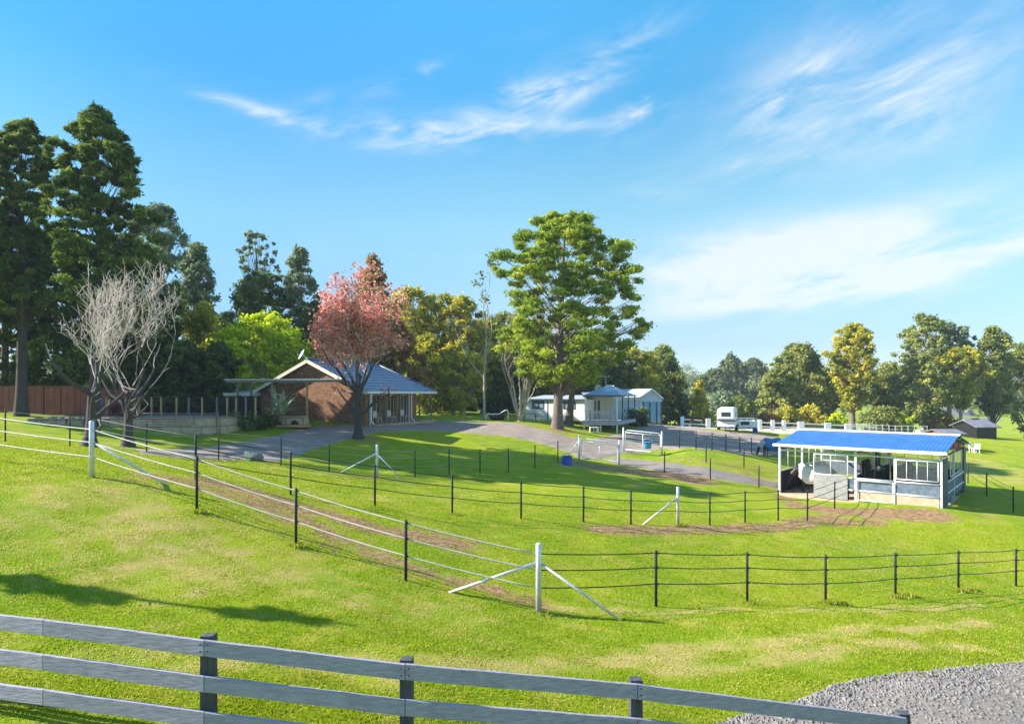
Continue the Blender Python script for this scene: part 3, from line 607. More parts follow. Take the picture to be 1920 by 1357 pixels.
def tree(px, d, top, hw, label, fm='gum', prof='round', cb=.22, n=9000, K=34, cr=.24, leaf=.26, flat=.8, bark='bark', base=None, tr=None, name='tree', lean=0.0, shell=.45, elong=1.7, limbs=True, group=None, hang=0.0, sides=None, cat='tree', pxc=None, twist=.25):
    K = int(K*3.0); cr = cr*(.68 if flat > .5 else .62); n = int(n*2.3); leaf = leaf*.74; shell = .05; pine = flat < .5
    if pine: K = int(K*1.6); cr *= .74; n = int(n*1.6); leaf *= .86; twist = max(twist, .18) if twist != .25 else .36; leaf *= .72; elong = 3.4
    else: K = int(K*1.5); cr *= .84; n = int(n*1.15); leaf *= .95
    TS[0] += 1; rg = np.random.default_rng(TS[0]); g = at(px, d) if base is None else G(px, base)
    d = g.y; z1 = CZ + (HY-top)*d/F; Hh = z1-g.z; Rw = hw*d/F; o = np.array(tuple(g)); cx = 0 if pxc is None else (pxc-px)*d/F
    pr = sides if sides else [(t, r, r) for t, r in PROF[prof]]; T = [a[0] for a in pr]
    ts = rg.beta(1.15, 1.05, K); ts[:3] = (.97,.9,.85); az = rg.uniform(0, 2*np.pi, K); ca = np.cos(az); ph = rg.uniform(0, 6.3)
    Lr, Rr = np.interp(ts, T, [a[1] for a in pr]), np.interp(ts, T, [a[2] for a in pr]); ext = np.where(ca > 0, Rr, Lr)
    ext = np.abs(ca)*ext + (1-np.abs(ca))*(Lr+Rr)/2
    rc = Rw*cr*rg.uniform(.65,1.3,K); lobes = 1 + twist*np.sin(3*az+ph+6*ts)
    rad = np.maximum(0, ext*Rw*lobes - rc*.8)*(.35+.65*rg.random(K)**.5)
    if prof == 'pine' or flat < .5: rad = np.maximum(0, ext*Rw*lobes - rc*.5)*(.5+.5*rg.random(K)**.6)
    zc = g.z + Hh*(cb + (1-cb)*ts) - rc*flat*.7
    C = np.c_[o[0]+cx*(cb+ts*(1-cb))+rad*ca+lean*Rw*ts, o[1]+rad*np.sin(az), zc]
    Rd = np.c_[rc, rc*rg.uniform(.8,1.1,K), rc*flat*rg.uniform(.8,1.25,K)]
    root = thing(name, tuple(g), label, cat, group=group)
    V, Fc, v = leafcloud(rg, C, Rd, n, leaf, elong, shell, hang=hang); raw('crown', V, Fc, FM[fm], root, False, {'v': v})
    tr = tr or max(.09, Hh*.022); lines = []
    top_c = np.array([o[0]+cx+lean*Rw*.8, o[1], z1-Hh*.12]); midp = o+np.array([cx*.3+rg.normal()*.02*Hh, 0, Hh*.45])
    tl = bez(o-np.array([0,0,.2]), midp, top_c, 12); s = np.linspace(0, 1, 12); rs = tr*(1-.85*s)*(1+.35*np.exp(-s*30)); lines.append((tl, rs))
    V, Fc = tubes_np(lines, 10); tk = raw('trunk', V, Fc, M[bark], root, True)
    if limbs:
        L2 = []
        for i in range(0, K, 3 if pine else 2):
            zt = np.clip((C[i,2]-g.z)/Hh - (.03 if pine else .12) - (.25 if pine else .35)*rad[i]/max(Hh,.1), cb*(.8 if pine else .55), .93); j = np.clip(zt, 0, .98)*11; a = tl[int(j)]*(1-j%1) + tl[min(int(j)+1,11)]*(j%1)
            r0 = max(.02, tr*(.24 if pine else .28)*(1-zt)); m_ = (a+C[i])/2 + np.array([0,0,-.06*Hh*(rg.random()-.4)]); pts_ = bez(a, m_, C[i], 6); L2.append((pts_, np.linspace(r0, r0*.25, 6)))
            for q in range(2):
                e = C[i] + rg.normal(size=3)*Rd[i]*.6; L2.append((bez(pts_[3], (pts_[3]+e)/2+rg.normal(size=3)*.1, e, 4), np.linspace(r0*.45, r0*.12, 4)))
        V, Fc = tubes_np(L2, 5); raw('limbs', V, Fc, M[bark], root, True)
    return root
def bare_tree(px, base, top, hw, label, bark='barkdark', twig='twig', tr=.22, seed=1, fork=.22, leaves=None, nleaf=0, leafs=.1, up=.42, depth=6, name='bare_tree', name2='twigs', nb=7, multi=1, d=None, group=None, spread=1.0, twr=.011, pxc=None, oval=True, ratio=(.62,.88)):
    rg = np.random.default_rng(seed); g = G(px, base) if d is None else at(px, d); d = g.y; o = np.array(tuple(g)); z1 = CZ+(HY-top)*d/F; Hh = z1-g.z; Rw = hw*d/F
    cx = 0 if pxc is None else (pxc-px)*d/F
    root = thing(name, tuple(g), label, 'tree', group=group); big = []; small = []; tips = []
    zc0 = g.z+Hh*fork*.9; zcm = (zc0+z1)/2; hz = (z1-zc0)/2
    def inside(p):
        q = (p[2]-zcm)/hz; r = np.hypot(p[0]-o[0]-cx, p[1]-o[1])/Rw
        return r*r + q*q < 1.0 if oval else (r < 1 and abs(q) < 1)
    def grow(p, dr, L_, r, k):
        n = 5; ps = [p]; c = dr.copy()
        for i in range(n-1):
            c = c + rg.normal(size=3)*(.16 if k else .035) + np.array([0,0,up*.25]); c /= np.linalg.norm(c); p = p + c*L_/(n-1); ps.append(p)
            if k > 1 and not inside(p): break
        rs = np.linspace(r, max(r*.55, twr*.7), len(ps)); (big if r > .035 else small).append((np.array(ps), rs))
        if len(ps) < 2: return
        if k >= depth or (k > 1 and not inside(p)): tips.append(p); return
        m = rg.integers(2, 4) if k > 0 else nb
        for j in range(m):
            f = rg.uniform(.35, 1) if j else 1; b = ps[min(len(ps)-1, int(round(f*(len(ps)-1))))]
            sp = (.75 if k > 0 else .95)*spread; dd = c + rg.normal(size=3)*sp*np.array([1,1,.55]); dd[2] += up; dd /= np.linalg.norm(dd)
            grow(b, dd, L_*rg.uniform(*ratio), max(rs[-1]*rg.uniform(.5,.8), twr), k+1)
    for m_ in range(multi):
        dr0 = np.array([rg.normal()*.06, rg.normal()*.06, 1.0]) if multi == 1 else np.array([math.cos(m_*2.4)*.42*rg.uniform(.5,1.2), math.sin(m_*2.4)*.3, 1.0])
        grow(o-np.array([0,0,.1]), dr0/np.linalg.norm(dr0), Hh*fork, tr, 0)
    st = np.array([[o[0],o[1],o[2]-.15],[o[0],o[1],o[2]+.12],[o[0],o[1],o[2]+.45]]); big.append((st, [tr*1.7, tr*1.35, tr*1.02]))
    V, Fc = tubes_np(big, 8); raw('trunk', V, Fc, M[bark], root, True)
    if small: V, Fc = tubes_np(small, 3); raw(name2, V, Fc, M[twig], root, True)
    if leaves:
        C = np.array(tips); k = rg.choice(len(C), nleaf); C = C[k] + rg.normal(size=(nleaf,3))*.22
        V, Fc, v = leafcloud(rg, C, np.full((len(C),3), .1), nleaf, leafs, 1.2, .5); v = np.repeat(np.clip(rg.normal(.5,.28,nleaf),0,1),4)
        raw('foliage', V, Fc, FM[leaves], root, False, {'v': v})
    return root
# the bare pair and the pink tree
bare_tree(240, 836, 455, 104, 'large leafless tree with pale twigs standing beside the sandstone terrace', tr=.24, seed=4, depth=7, nb=9, pxc=228, fork=.27, spread=1.0, twr=.011, up=.36, ratio=(.66,.92))
bare_tree(168, 838, 500, 62, 'leafless tree with thick dark trunk left of the larger bare tree', tr=.27, seed=12, depth=6, nb=7, pxc=155, fork=.30, spread=1.05, twr=.012, up=.36, ratio=(.66,.92))
bare_tree(672, 821, 462, 84, 'pink red autumn tree in front of the brick house', bark='barkdark', tr=.27, seed=21, depth=6, nb=11, fork=.24, leaves='red', nleaf=14500, leafs=.15, pxc=678, name='autumn_tree', spread=.95, twr=.014, ratio=(.64,.9))
# the big pine
PS = [(0,.25,.45),(.10,.62,.75),(.22,.92,1.08),(.34,.95,1.1),(.46,.85,.95),(.58,.98,.98),(.70,1.0,1.0),(.78,.8,.9),(.86,.62,.55),(1,.4,.35)]
tree(1045, 54, 402, 128, 'tall spreading pine with green needles in front of the white cabin', 'pine', base=803, sides=PS, cb=.22, n=31000, K=104, cr=.205, leaf=.25, flat=.44, twist=.27, bark='bark', tr=.46, name='pine_tree', elong=2.2, pxc=1058, prof='pine', shell=.3)
tree(1066, 56, 640, 60, 'second pine trunk just right of the tall spreading pine', 'pine', base=797, cb=.5, n=3500, K=22, cr=.22, leaf=.28, flat=.45, bark='bark', tr=.42, name='pine_tree', elong=2.2, pxc=1085, prof='mush')
# left group
P1 = [(0,.75,.85),(.12,.9,1.0),(.22,.5,.9),(.33,.85,1.1),(.45,.95,1.15),(.58,.5,1.1),(.70,.75,.95),(.82,.72,.75),(.92,.35,.5),(1,.12,.2)]
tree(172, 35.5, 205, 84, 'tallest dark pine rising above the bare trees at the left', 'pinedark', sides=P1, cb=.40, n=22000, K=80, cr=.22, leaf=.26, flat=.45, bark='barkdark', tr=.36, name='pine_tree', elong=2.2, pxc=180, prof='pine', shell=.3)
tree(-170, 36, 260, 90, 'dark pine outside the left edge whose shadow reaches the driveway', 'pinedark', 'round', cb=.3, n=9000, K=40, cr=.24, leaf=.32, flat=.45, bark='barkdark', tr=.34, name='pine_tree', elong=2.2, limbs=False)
tree(-75, 36, 240, 60, 'unseen dark pine added past the left edge for lawn shade nearest the rail fence', 'pinedark', 'round', cb=.25, n=9000, K=44, cr=.28, leaf=.32, flat=.45, bark='barkdark', tr=.3, name='pine_tree', limbs=False)  # added out of view to deepen the shade on the lawn
tree(-95, 40.5, 230, 75, 'unseen dark pine added past the left edge for lawn shade beside the terrace', 'pinedark', 'round', cb=.25, n=9000, K=44, cr=.28, leaf=.32, flat=.45, bark='barkdark', tr=.3, name='pine_tree', limbs=False)  # second out-of-view pine, added for more shade across the lawn
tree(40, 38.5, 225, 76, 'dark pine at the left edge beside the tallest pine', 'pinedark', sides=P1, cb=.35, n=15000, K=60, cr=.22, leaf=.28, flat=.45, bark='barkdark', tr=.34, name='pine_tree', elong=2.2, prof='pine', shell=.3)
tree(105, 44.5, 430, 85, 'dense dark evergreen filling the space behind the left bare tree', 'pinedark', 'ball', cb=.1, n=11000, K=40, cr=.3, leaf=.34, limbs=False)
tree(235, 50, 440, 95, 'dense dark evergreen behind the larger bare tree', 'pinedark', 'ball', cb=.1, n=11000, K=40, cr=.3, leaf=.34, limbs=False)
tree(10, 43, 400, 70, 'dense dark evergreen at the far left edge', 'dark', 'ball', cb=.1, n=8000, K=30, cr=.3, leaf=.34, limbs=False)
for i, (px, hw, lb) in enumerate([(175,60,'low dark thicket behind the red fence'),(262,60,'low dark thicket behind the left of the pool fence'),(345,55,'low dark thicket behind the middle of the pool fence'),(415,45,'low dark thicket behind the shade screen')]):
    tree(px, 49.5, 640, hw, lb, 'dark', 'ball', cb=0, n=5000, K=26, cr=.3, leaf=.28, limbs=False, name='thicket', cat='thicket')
tree(295, 60, 384, 62, 'grey green gum tree with its top right of the tallest pine', 'gumblue', 'mush', cb=.3, n=9000, K=36, cr=.24, leaf=.28, bark='barkpale')
tree(370, 56, 450, 46, 'slender gum with rusty tipped crown left of the lime bush', 'gumblue', 'tall', cb=.1, n=9000, K=40, cr=.33, leaf=.26, bark='barkpale', hang=.5)
tree(378, 52, 570, 52, 'yellow green leafy tree low beside the larger bare tree', 'olive', 'tall', cb=.05, n=7000, K=30, cr=.34, leaf=.26)
tree(340, 50, 640, 50, 'dark rounded shrub tree right of the larger bare tree', 'dark', 'round', cb=.02, n=6000, K=24, cr=.34, leaf=.26, limbs=False)
tree(480, 66, 432, 38, 'thin airy tree with open top behind the lime bush', 'gumblue', 'mush', cb=.45, n=1500, K=30, cr=.22, leaf=.3, bark='barkdark')
tree(490, 62, 508, 66, 'dark bushy tree below the thin airy tree', 'dark', 'mush', cb=.1, n=9000, K=40, cr=.27, leaf=.3)
tree(562, 64, 462, 44, 'dark pointed tree left of the pink tree', 'gumblue', 'tall', cb=.2, n=5000, K=36, cr=.3, leaf=.3)
tree(590, 60, 560, 50, 'dark leafy tree directly behind the left side of the pink tree', 'dark', 'round', cb=.05, n=7000, K=30, cr=.3, leaf=.3)
tree(498, 53, 588, 92, 'bright lime green bushy tree behind the brick house', 'lime', 'ball', cb=.12, n=12000, K=46, cr=.24, leaf=.26, bark='barkpale')
tree(600, 58, 640, 70, 'mid green tree peeping over the house roof', 'olive', 'round', cb=.05, n=6000, K=26, cr=.3, leaf=.28)
tree(700, 60, 480, 46, 'dark tree whose top shows behind the pink tree', 'rust', 'tall', cb=.2, n=5000, K=30, cr=.3, leaf=.3)
# the olive and gold row
row = [(775,75,542,50,'gold','gold leaved tree just right of the pink tree'),(740,62,600,40,'rust','rusty brown tree behind the end of the house roof'),(822,77,552,48,'olive','olive green tree second in the row right of the house'),
       (868,75,560,44,'gold','tall golden tree left of the pale slender trunk'),(800,69,630,46,'olive','low olive tree near the end of the brick house'),(850,71,650,45,'gold','low yellowing tree between house and driveway'),
       (905,80,600,45,'olive','olive tree behind the pale slender trunk'),(950,83,590,48,'gum','green tree left of the tall spreading pine'),(1000,81,600,55,'olive','leafy tree behind the tall spreading pine'),
       (930,80,680,45,'dark','dark low tree behind the pale slender trunk'),(1010,82,660,50,'gum','green undergrowth tree behind the many stemmed tree'),(720,81,560,45,'olive','tree crown behind the pink tree on its right'),
       (1060,80,640,60,'gum','broad green tree behind the cabin roof'),(1120,82,650,60,'dark','shaded tree behind the deck roof'),(1180,84,655,48,'olive','tree above the pale blue shed'),
       (1150,83,690,45,'gum','low green tree just behind the deck gazebo')]
for (px, d, top, hw, fm, lb) in row: tree(px, d, top-4, hw*1.3, lb, fm, 'mush' if hw > 47 else 'round', cb=.1, n=10500, K=46, cr=.23, leaf=.28, bark='barkpale')
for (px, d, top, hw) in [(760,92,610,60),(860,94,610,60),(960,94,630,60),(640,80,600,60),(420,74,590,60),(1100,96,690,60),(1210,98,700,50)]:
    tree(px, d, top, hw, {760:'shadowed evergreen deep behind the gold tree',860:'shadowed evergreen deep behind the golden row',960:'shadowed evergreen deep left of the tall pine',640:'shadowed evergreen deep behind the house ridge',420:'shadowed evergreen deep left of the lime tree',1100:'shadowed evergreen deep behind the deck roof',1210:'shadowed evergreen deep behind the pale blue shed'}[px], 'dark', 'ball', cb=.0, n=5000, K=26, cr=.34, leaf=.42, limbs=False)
bare_tree(908, 786, 498, 34, 'pale slender leafless trunk standing beside the driveway', bark='barkpale', tr=.13, seed=31, depth=5, nb=5, fork=.55, name='slender_tree', leaves='gumblue', nleaf=500, leafs=.2, spread=.7, twr=.02)
bare_tree(975, 790, 640, 62, 'many stemmed pale tree with few leaves left of the cabin', bark='barkpale', twig='barkpale', tr=.15, seed=40, depth=5, nb=3, multi=6, fork=.42, name='multi_stem_tree', leaves='gold', nleaf=1500, leafs=.2, spread=.6, twr=.02, up=.5)
# right side
tree(1245, 92, 646, 42, 'tall grey green gum right of the pale blue shed', 'gum', 'tall', cb=.1, n=8000, K=40, cr=.33, leaf=.36)
tree(1215, 88, 668, 36, 'leafy gum directly behind the pale blue shed', 'gum', 'round', cb=.1, n=6000, K=30, cr=.33, leaf=.36)
tree(1275, 84, 735, 22, 'dark shrub at the edge of the forecourt', 'dark', 'round', cb=.0, n=2500, K=18, cr=.36, leaf=.3, limbs=False)
tree(1312, 86, 714, 24, 'golden green young tree left of the horse float', 'gold', 'cone', cb=.05, n=4500, K=30, cr=.36, leaf=.3)
tree(1388, 86, 742, 30, 'small pale green gum right behind the horse float', 'gum', 'round', cb=.1, n=3500, K=26, cr=.34, leaf=.32)
tree(1350, 120, 735, 50, 'grey green trees behind the horse float', 'gumblue', 'round', cb=.0, n=5000, K=28, cr=.33, leaf=.5)
for i, (px, d, top, hw, lb) in enumerate([(1340,190,690,42,'far hazy gum at the left of the distant rise'),(1372,200,664,36,'far hazy gum with the highest top over the horse float'),(1412,210,672,36,'far hazy gum between the float and the large rounded gum'),
        (1320,170,705,30,'far hazy gum lowest beside the golden young tree'),(1440,190,700,40,'far hazy gum behind the large rounded gum')]):
    tree(px, d, top, hw, lb, 'haze', 'round', cb=.05, n=7000, K=38, cr=.28, leaf=.75)
tree(1455, 96, 690, 36, 'left lobe gum of the large rounded clump behind the arena', 'gum', 'round', cb=.03, n=7000, K=34, cr=.3, leaf=.36)
tree(1500, 98, 643, 55, 'large rounded dark gum behind the arena fence', 'gum', 'ball', cb=.06, n=15000, K=60, cr=.23, leaf=.36)
tree(1540, 104, 690, 36, 'shadowed gum between the rounded gum and the golden gum', 'dark', 'round', cb=.0, n=6000, K=30, cr=.3, leaf=.4)
tree(1598, 92, 608, 48, 'tall golden green gum with bare lower trunk behind the shelter', 'olive', 'mush', cb=.22, n=13000, K=52, cr=.25, leaf=.34, bark='bark', tr=.42, pxc=1600)
tree(1665, 100, 680, 50, 'dark leafy gum right of the tall golden gum', 'gum', 'round', cb=.05, n=9000, K=40, cr=.27, leaf=.38)
tree(1735, 96, 588, 48, 'large open gum with two high lobes above the shelter roof', 'gum', 'mush', cb=.25, n=8500, K=40, cr=.24, leaf=.34, bark='barkpale', hang=.5)
tree(1780, 98, 604, 42, 'right hand lobe gum of the large open pair', 'gumblue', 'mush', cb=.3, n=6500, K=34, cr=.26, leaf=.34, bark='barkpale', hang=.5)
tree(1730, 90, 665, 50, 'low spreading gum with pale trunk under the large open gum', 'gum', 'round', cb=.15, n=8000, K=36, cr=.27, leaf=.34, bark='barkpale')
tree(1800, 92, 650, 48, 'spreading olive gum at the right above the far houses', 'olive', 'mush', cb=.35, n=8500, K=40, cr=.26, leaf=.34, bark='barkpale')
tree(1862, 94, 612, 45, 'tall green gum at the right edge', 'gum', 'tall', cb=.2, n=8000, K=40, cr=.28, leaf=.34)
tree(1925, 98, 640, 50, 'gum partly cut by the right edge', 'gum', 'round', cb=.1, n=6000, K=30, cr=.28, leaf=.36)
for (px, d, top, hw, fm, lb) in [(1478,86,762,22,'olive','rounded olive bush left of the arena blocks'),(1520,86,760,26,'gold','golden bush behind the white arena rails'),(1570,87,775,22,'lime','lime green bush left of the golden gum trunk'),
        (1440,86,772,20,'rust','rusty low bush behind the arena posts'),(1655,88,762,38,'gum','low grey green bush right of the golden gum trunk'),(1690,88,775,24,'lime','small lime bush beside the white yard panels'),(1760,90,770,30,'rust','brown scrub under the spreading gum'),(1832,88,785,22,'gumblue','grey green bush at the right edge of the yard')]:
    tree(px, d, top, hw, lb, fm, 'ball', cb=.0, n=2600, K=18, cr=.36, leaf=.3, name='bush', limbs=False, cat='bush')
# a far wood that reads as one mass
def haze():
    m, nt, out = newmat('thin_air'); v = NN(nt, 'ShaderNodeVolumePrincipled'); v.inputs['Color'].default_value = (.80,.90,1,1); v.inputs['Density'].default_value = .00034; nt.links.new(v.outputs[0], out.inputs['Volume'])
    o = ob('haze', MB().b2((-1420,-320,CZ-20), (1420,1420,62)), m); tag(o, kind='stuff')
haze()
def far_wood():
    rg = np.random.default_rng(8); C = []; Rr = []
    for k in range(520):
        d = 230 + 560*rg.random()**1.3; px = rg.uniform(-200, 2150); x = (px-960)*d/F; z = H(x, d); h = rg.uniform(9, 15)*(1+(d-230)/900)
        for j in range(5):
            C.append((x+rg.normal()*3, d+rg.normal()*3, z+h*rg.uniform(.25,.85))); r = rg.uniform(2.4,4.2)*(1+(d-230)/500); Rr.append((r, r, r*.9))
    V, Fc, v = leafcloud(rg, np.array(C), np.array(Rr), 110000, 1.5, 1.4, .3)
    tag(raw('far_wood', V, Fc, FM['haze'], None, False, {'v': v}), 'hazy blue green woodland on the distant rise', 'woodland', kind='stuff')
far_wood()
# tree outside the frame whose shadow falls on the foreground grass
def shadow_tree():
    tip = G0(672,1174); Hs = 9.0; L_ = Hs/math.tan(R(SUN_EL)); x = tip.x-SUN_DIR.x*L_; y = tip.y-SUN_DIR.y*L_; gz = H(x, y)
    dz = gz - tip.z; Ht = Hs - dz; g = Vector((x, y, gz)); root = thing('young_pine', tuple(g), 'slim young pine beyond the left edge of the photograph whose shadow crosses the near grass', 'tree')
    o = np.array(tuple(g)); V, Fc = tubes_np([(np.array([o, o+[.03,0,Ht*.5], o+[0,0,Ht]]), [.12,.08,.035])], 8); raw('trunk', V, Fc, M['bark'], root, True)
    rg = np.random.default_rng(77); C = []; Rr = []
    for (h0, r) in [(.55,.12),(.75,.25),(.95,.32),(1.15,.2),(2.3,.25),(2.6,.35),(2.9,.4),(3.3,.45),(3.8,.5),(4.3,.5)]:
        for k in range(5):
            a = rg.uniform(0, 6.3); q = rg.random()*r; C.append((x+math.cos(a)*q, y+math.sin(a)*q, gz+Ht-h0+rg.normal()*.08)); Rr.append((.15,.15,.07))
    V, Fc, v = leafcloud(rg, np.array(C), np.array(Rr), 4200, .08, 2.4, .2); raw('crown', V, Fc, FM['pine'], root, False, {'v': v})
shadow_tree()
# ------------------------------------------------------------------ brick house (local: x right along the gable, y away along the ridge)
def house():
    A = P(583, 674, 46); zr = A.z; gz = CZ-2.22; rz = math.atan2(-.373, .928)
    root = thing('brick_house', (A.x, A.y, gz), 'brown brick house with blue grey tiled roof and a side verandah', 'house', rz)
    ap = zr-gz; ev = ap-2.33; hw = 5.1; sl = 2.33/hw; LR = 8.3; LE = 9.5
    wl = MB()
    # gable wall with door opening, return and long verandah wall
    def gz_at(x): return ev + (hw-abs(x))*sl - .12
    T = .24
    d0, d1, dh = -3.55, -2.35, 2.15
    wl.slab([(-4.7,0,-.3),(d0,0,-.3),(d0,0,gz_at(d0)),(-4.7,0,gz_at(-4.7))], T, (0,1,0))
    wl.slab([(d0,0,dh),(d1,0,dh),(d1,0,gz_at(d1)),(d0,0,gz_at(d0))], T, (0,1,0))
    wl.slab([(d1,0,-.3),(4.75,0,-.3),(4.75,0,gz_at(4.75)),(0,0,gz_at(0)),(d1,0,gz_at(d1))], T, (0,1,0))
    wl.slab([(4.75,T,-.3),(4.75,.75,-.3),(4.75,.75,gz_at(4.75)),(4.75,T,gz_at(4.75))], T, (-1,0,0))
    ops = [(1.2,2.0,0,2.1),(3.0,4.0,.75,2.1),(5.0,5.9,.75,2.1),(6.9,7.8,0,2.1)]; y = .75; xw = 3.35
    for (a, b, z0, z1) in ops:
        wl.b2((xw-T,y,-.3),(xw,a,ev+.5)); wl.b2((xw-T,a,z1),(xw,b,ev+.5))
        if z0 > 0: wl.b2((xw-T,a,-.3),(xw,b,z0))
        y = b
    wl.b2((xw-T,y,-.3),(xw,9.0,ev+.5)); wl.b2((xw,.5,-.3),(4.5,.75,ev+.2))
    wl.b2((-4.7,9.0,-.3),(xw,9.24,ev)); wl.b2((-4.7,T,-.3),(-4.46,9.0,ev))
    w = ob('wall', wl, 'brick', root)
    for (a, b, z0, z1) in ops:
        nm = 'door' if z0 == 0 else 'window'
        o = ob(nm, MB().b2((xw-.16,a+.05,z0),(xw-.12,b-.05,z1-.05)), 'glass', root)
        f = MB(); f.b2((xw-.17,a,z0),(xw-.08,a+.05,z1)); f.b2((xw-.17,b-.05,z0),(xw-.08,b,z1)); f.b2((xw-.17,a+.05,z1-.05),(xw-.08,b-.05,z1)); f.b2((xw-.17,(a+b)/2-.02,z0),(xw-.1,(a+b)/2+.02,z1-.05))
        ob('frame', f, 'cream', o)
    dr = ob('door', MB().b2((d0+.07,.1,0),((d0+d1)/2,.14,dh-.07)).b2(((d0+d1)/2,.12,0),(d1-.07,.16,dh-.07)), 'glass', root)
    f = MB().b2((d0,-.01,-.05),(d0+.07,.18,dh)).b2((d1-.07,-.01,-.05),(d1,.18,dh)).b2((d0+.07,-.01,dh-.07),(d1-.07,.18,dh)); ob('frame', f, 'cream', dr)
    # roof: two slopes and a hip end
    ov = .45; rf = MB(); z0 = ev; y0 = -ov
    r0, r1 = (0,y0,ap), (0,LR,ap)
    eR0, eR1, eL0, eL1 = (hw,y0,z0), (hw,LE,z0), (-hw,y0,z0), (-hw,LE,z0)
    rf.slab([r0, eR0, eR1, r1], .06); rf.slab([r0, r1, eL1, eL0], .06); rf.slab([r1, eR1, eL1], .06)
    roof = ob('roof', rf, 'tile', root)
    cap = MB(); cap.tube([(0,y0,ap+.03),(0,LR,ap+.03)], .09, 8); cap.tube([(0,LR,ap+.02),(hw,LE,z0+.03)], .08, 8); cap.tube([(0,LR,ap+.02),(-hw,LE,z0+.03)], .08, 8)
    ob('ridge_cap', cap, 'tile', roof, True)
    fb = MB(); fb.beam((0,y0-.02,ap-.13),(hw+.05,y0-.02,z0-.13),.04,.24); fb.beam((0,y0-.02,ap-.13),(-hw-.05,y0-.02,z0-.13),.04,.24); ob('bargeboard', fb, 'cream', roof)
    sf = MB(); sf.slab([(3.2,-ov+.02,z0+.0),(hw-.02,-ov+.02,z0-.12),(hw-.02,LE-.05,z0-.12),(3.2,LE-.05,z0+.0)], .03); ob('soffit', sf, 'white', roof)
    gt = MB(); gt.beam((hw+.06,y0,z0-.06),(hw+.06,LE,z0-.06),.12,.12); gt.beam((hw+.04,LE+.05,z0-.06),(-hw,LE+.05,z0-.06),.12,.12); ob('gutter', gt, 'white', roof)
    for yy in (.35, 2.3, 3.85, 4.25, 5.6, 7.2, 9.1):
        ob('verandah_post', MB().box((hw-.25,yy,(z0-.15-.2)/2),(.09,.09,z0-.15+.2)), 'steel' if yy in (.35,5.6) else 'greytimber', root)
    for yy in (.3, 5.75):
        ob('downpipe', MB().tube([(hw-.05,yy,z0-.12),(hw-.12,yy,z0-.4),(hw-.12,yy,.25),(hw+.15,yy,.02)],.045,8), 'white', root, True)
    ob('verandah_floor', MB().b2((xw,.8,-.3),(hw+.05,LE,-.02)), 'concrete', root)
    # verandah chairs read as pale shapes
    d = thing('satellite_dish', (0,0,0), 'pale satellite dish on a short mast on the brick house roof', 'satellite dish', local=True)
    p = P(572,676,46.6); d.location = p; ORI[d.name] = tuple(p)
    pts_ = []
    ax = Vector((-.75,-.45,.48)).normalized(); u = ax.cross(Vector((0,0,1))).normalized(); v = u.cross(ax); c = p+Vector((-.18,-.05,.42))
    rings = [[c+ax*(.10*(r/.42)**2)+(u*math.cos(a)*.75+v*math.sin(a))*r for a in np.linspace(0, 2*math.pi, 16, endpoint=False)] for r in (.04,.18,.31,.42)]
    mb = MB().loft(rings, cap=False); mb.add(rings[0], [tuple(range(16))]); o = ob('dish', mb, 'steel', d, True); o.modifiers.new('s','SOLIDIFY').thickness = .015
    ob('mast', MB().tube([p+Vector((0,0,-.25)), p+Vector((0,0,.3)), c], .025, 6), 'steel', d); ob('feed_arm', MB().tube([c-v*.35, c+ax*.45], .012, 6), 'steel', d)
house()
def verandah_chairs():
    A = P(583,674,46); rz = math.atan2(-.373,.928); cs, sn = math.cos(rz), math.sin(rz)
    first = None
    for i, (lx, ly, lb) in enumerate([(3.95,2.6,'pale garden chair on the verandah nearest the gable corner'),(3.95,4.5,'pale garden chair in the middle of the verandah'),(3.95,6.4,'pale garden chair at the far end of the verandah')]):
        w = (A.x+lx*cs-ly*sn, A.y+lx*sn+ly*cs, CZ-2.24)
        if first is None:
            first = r = thing('garden_chair', w, lb, 'chair', rz, 'garden chairs on the verandah')
            ob('seat', MB().box((0,0,.42),(.5,.5,.04)), 'steel', r); ob('backrest', MB().box((-.24,0,.68),(.04,.5,.5)), 'steel', r)
            for a in (-.22,.22):
                for b in (-.22,.22): ob('leg', MB().box((a,b,.2),(.04,.04,.4)), 'steel', r)
        else: r = copy_tree(first); r.location = w; r['label'] = lb
verandah_chairs()
def pergola():
    z = CZ+.92; d = 42.3; X = lambda px, dd=42.3: (px-960)*dd/F
    root = thing('pergola', (X(509), d, CZ-1.5), 'flat roofed pergola on pale posts in front of the brick gable', 'pergola')
    mb = MB().slab([(X(420),d,z+.02),(X(648,41.2),41.2,z+.02),(X(648,41.2)+.9,44.2,z+.09),(X(420)+1.0,45.6,z+.09)], .07); ob('roof_sheet', mb, 'greyroof', root)
    ob('beam', MB().beam((X(422),d+.08,z-.12),(X(646,41.3),41.35,z-.12),.07,.16), 'greytimber', root)
    for px, dd, bz in ((509,42.1,-1.5),(575,41.8,-1.9),(445,46,-1.5),(470,46,-1.5)):
        x = X(px, dd); ob('post', MB().box((x,dd+.1,(z-.2+CZ+bz)/2),(.11,.11,z-.2-CZ-bz)), 'greytimber' if px != 575 else 'timber', root)
pergola()
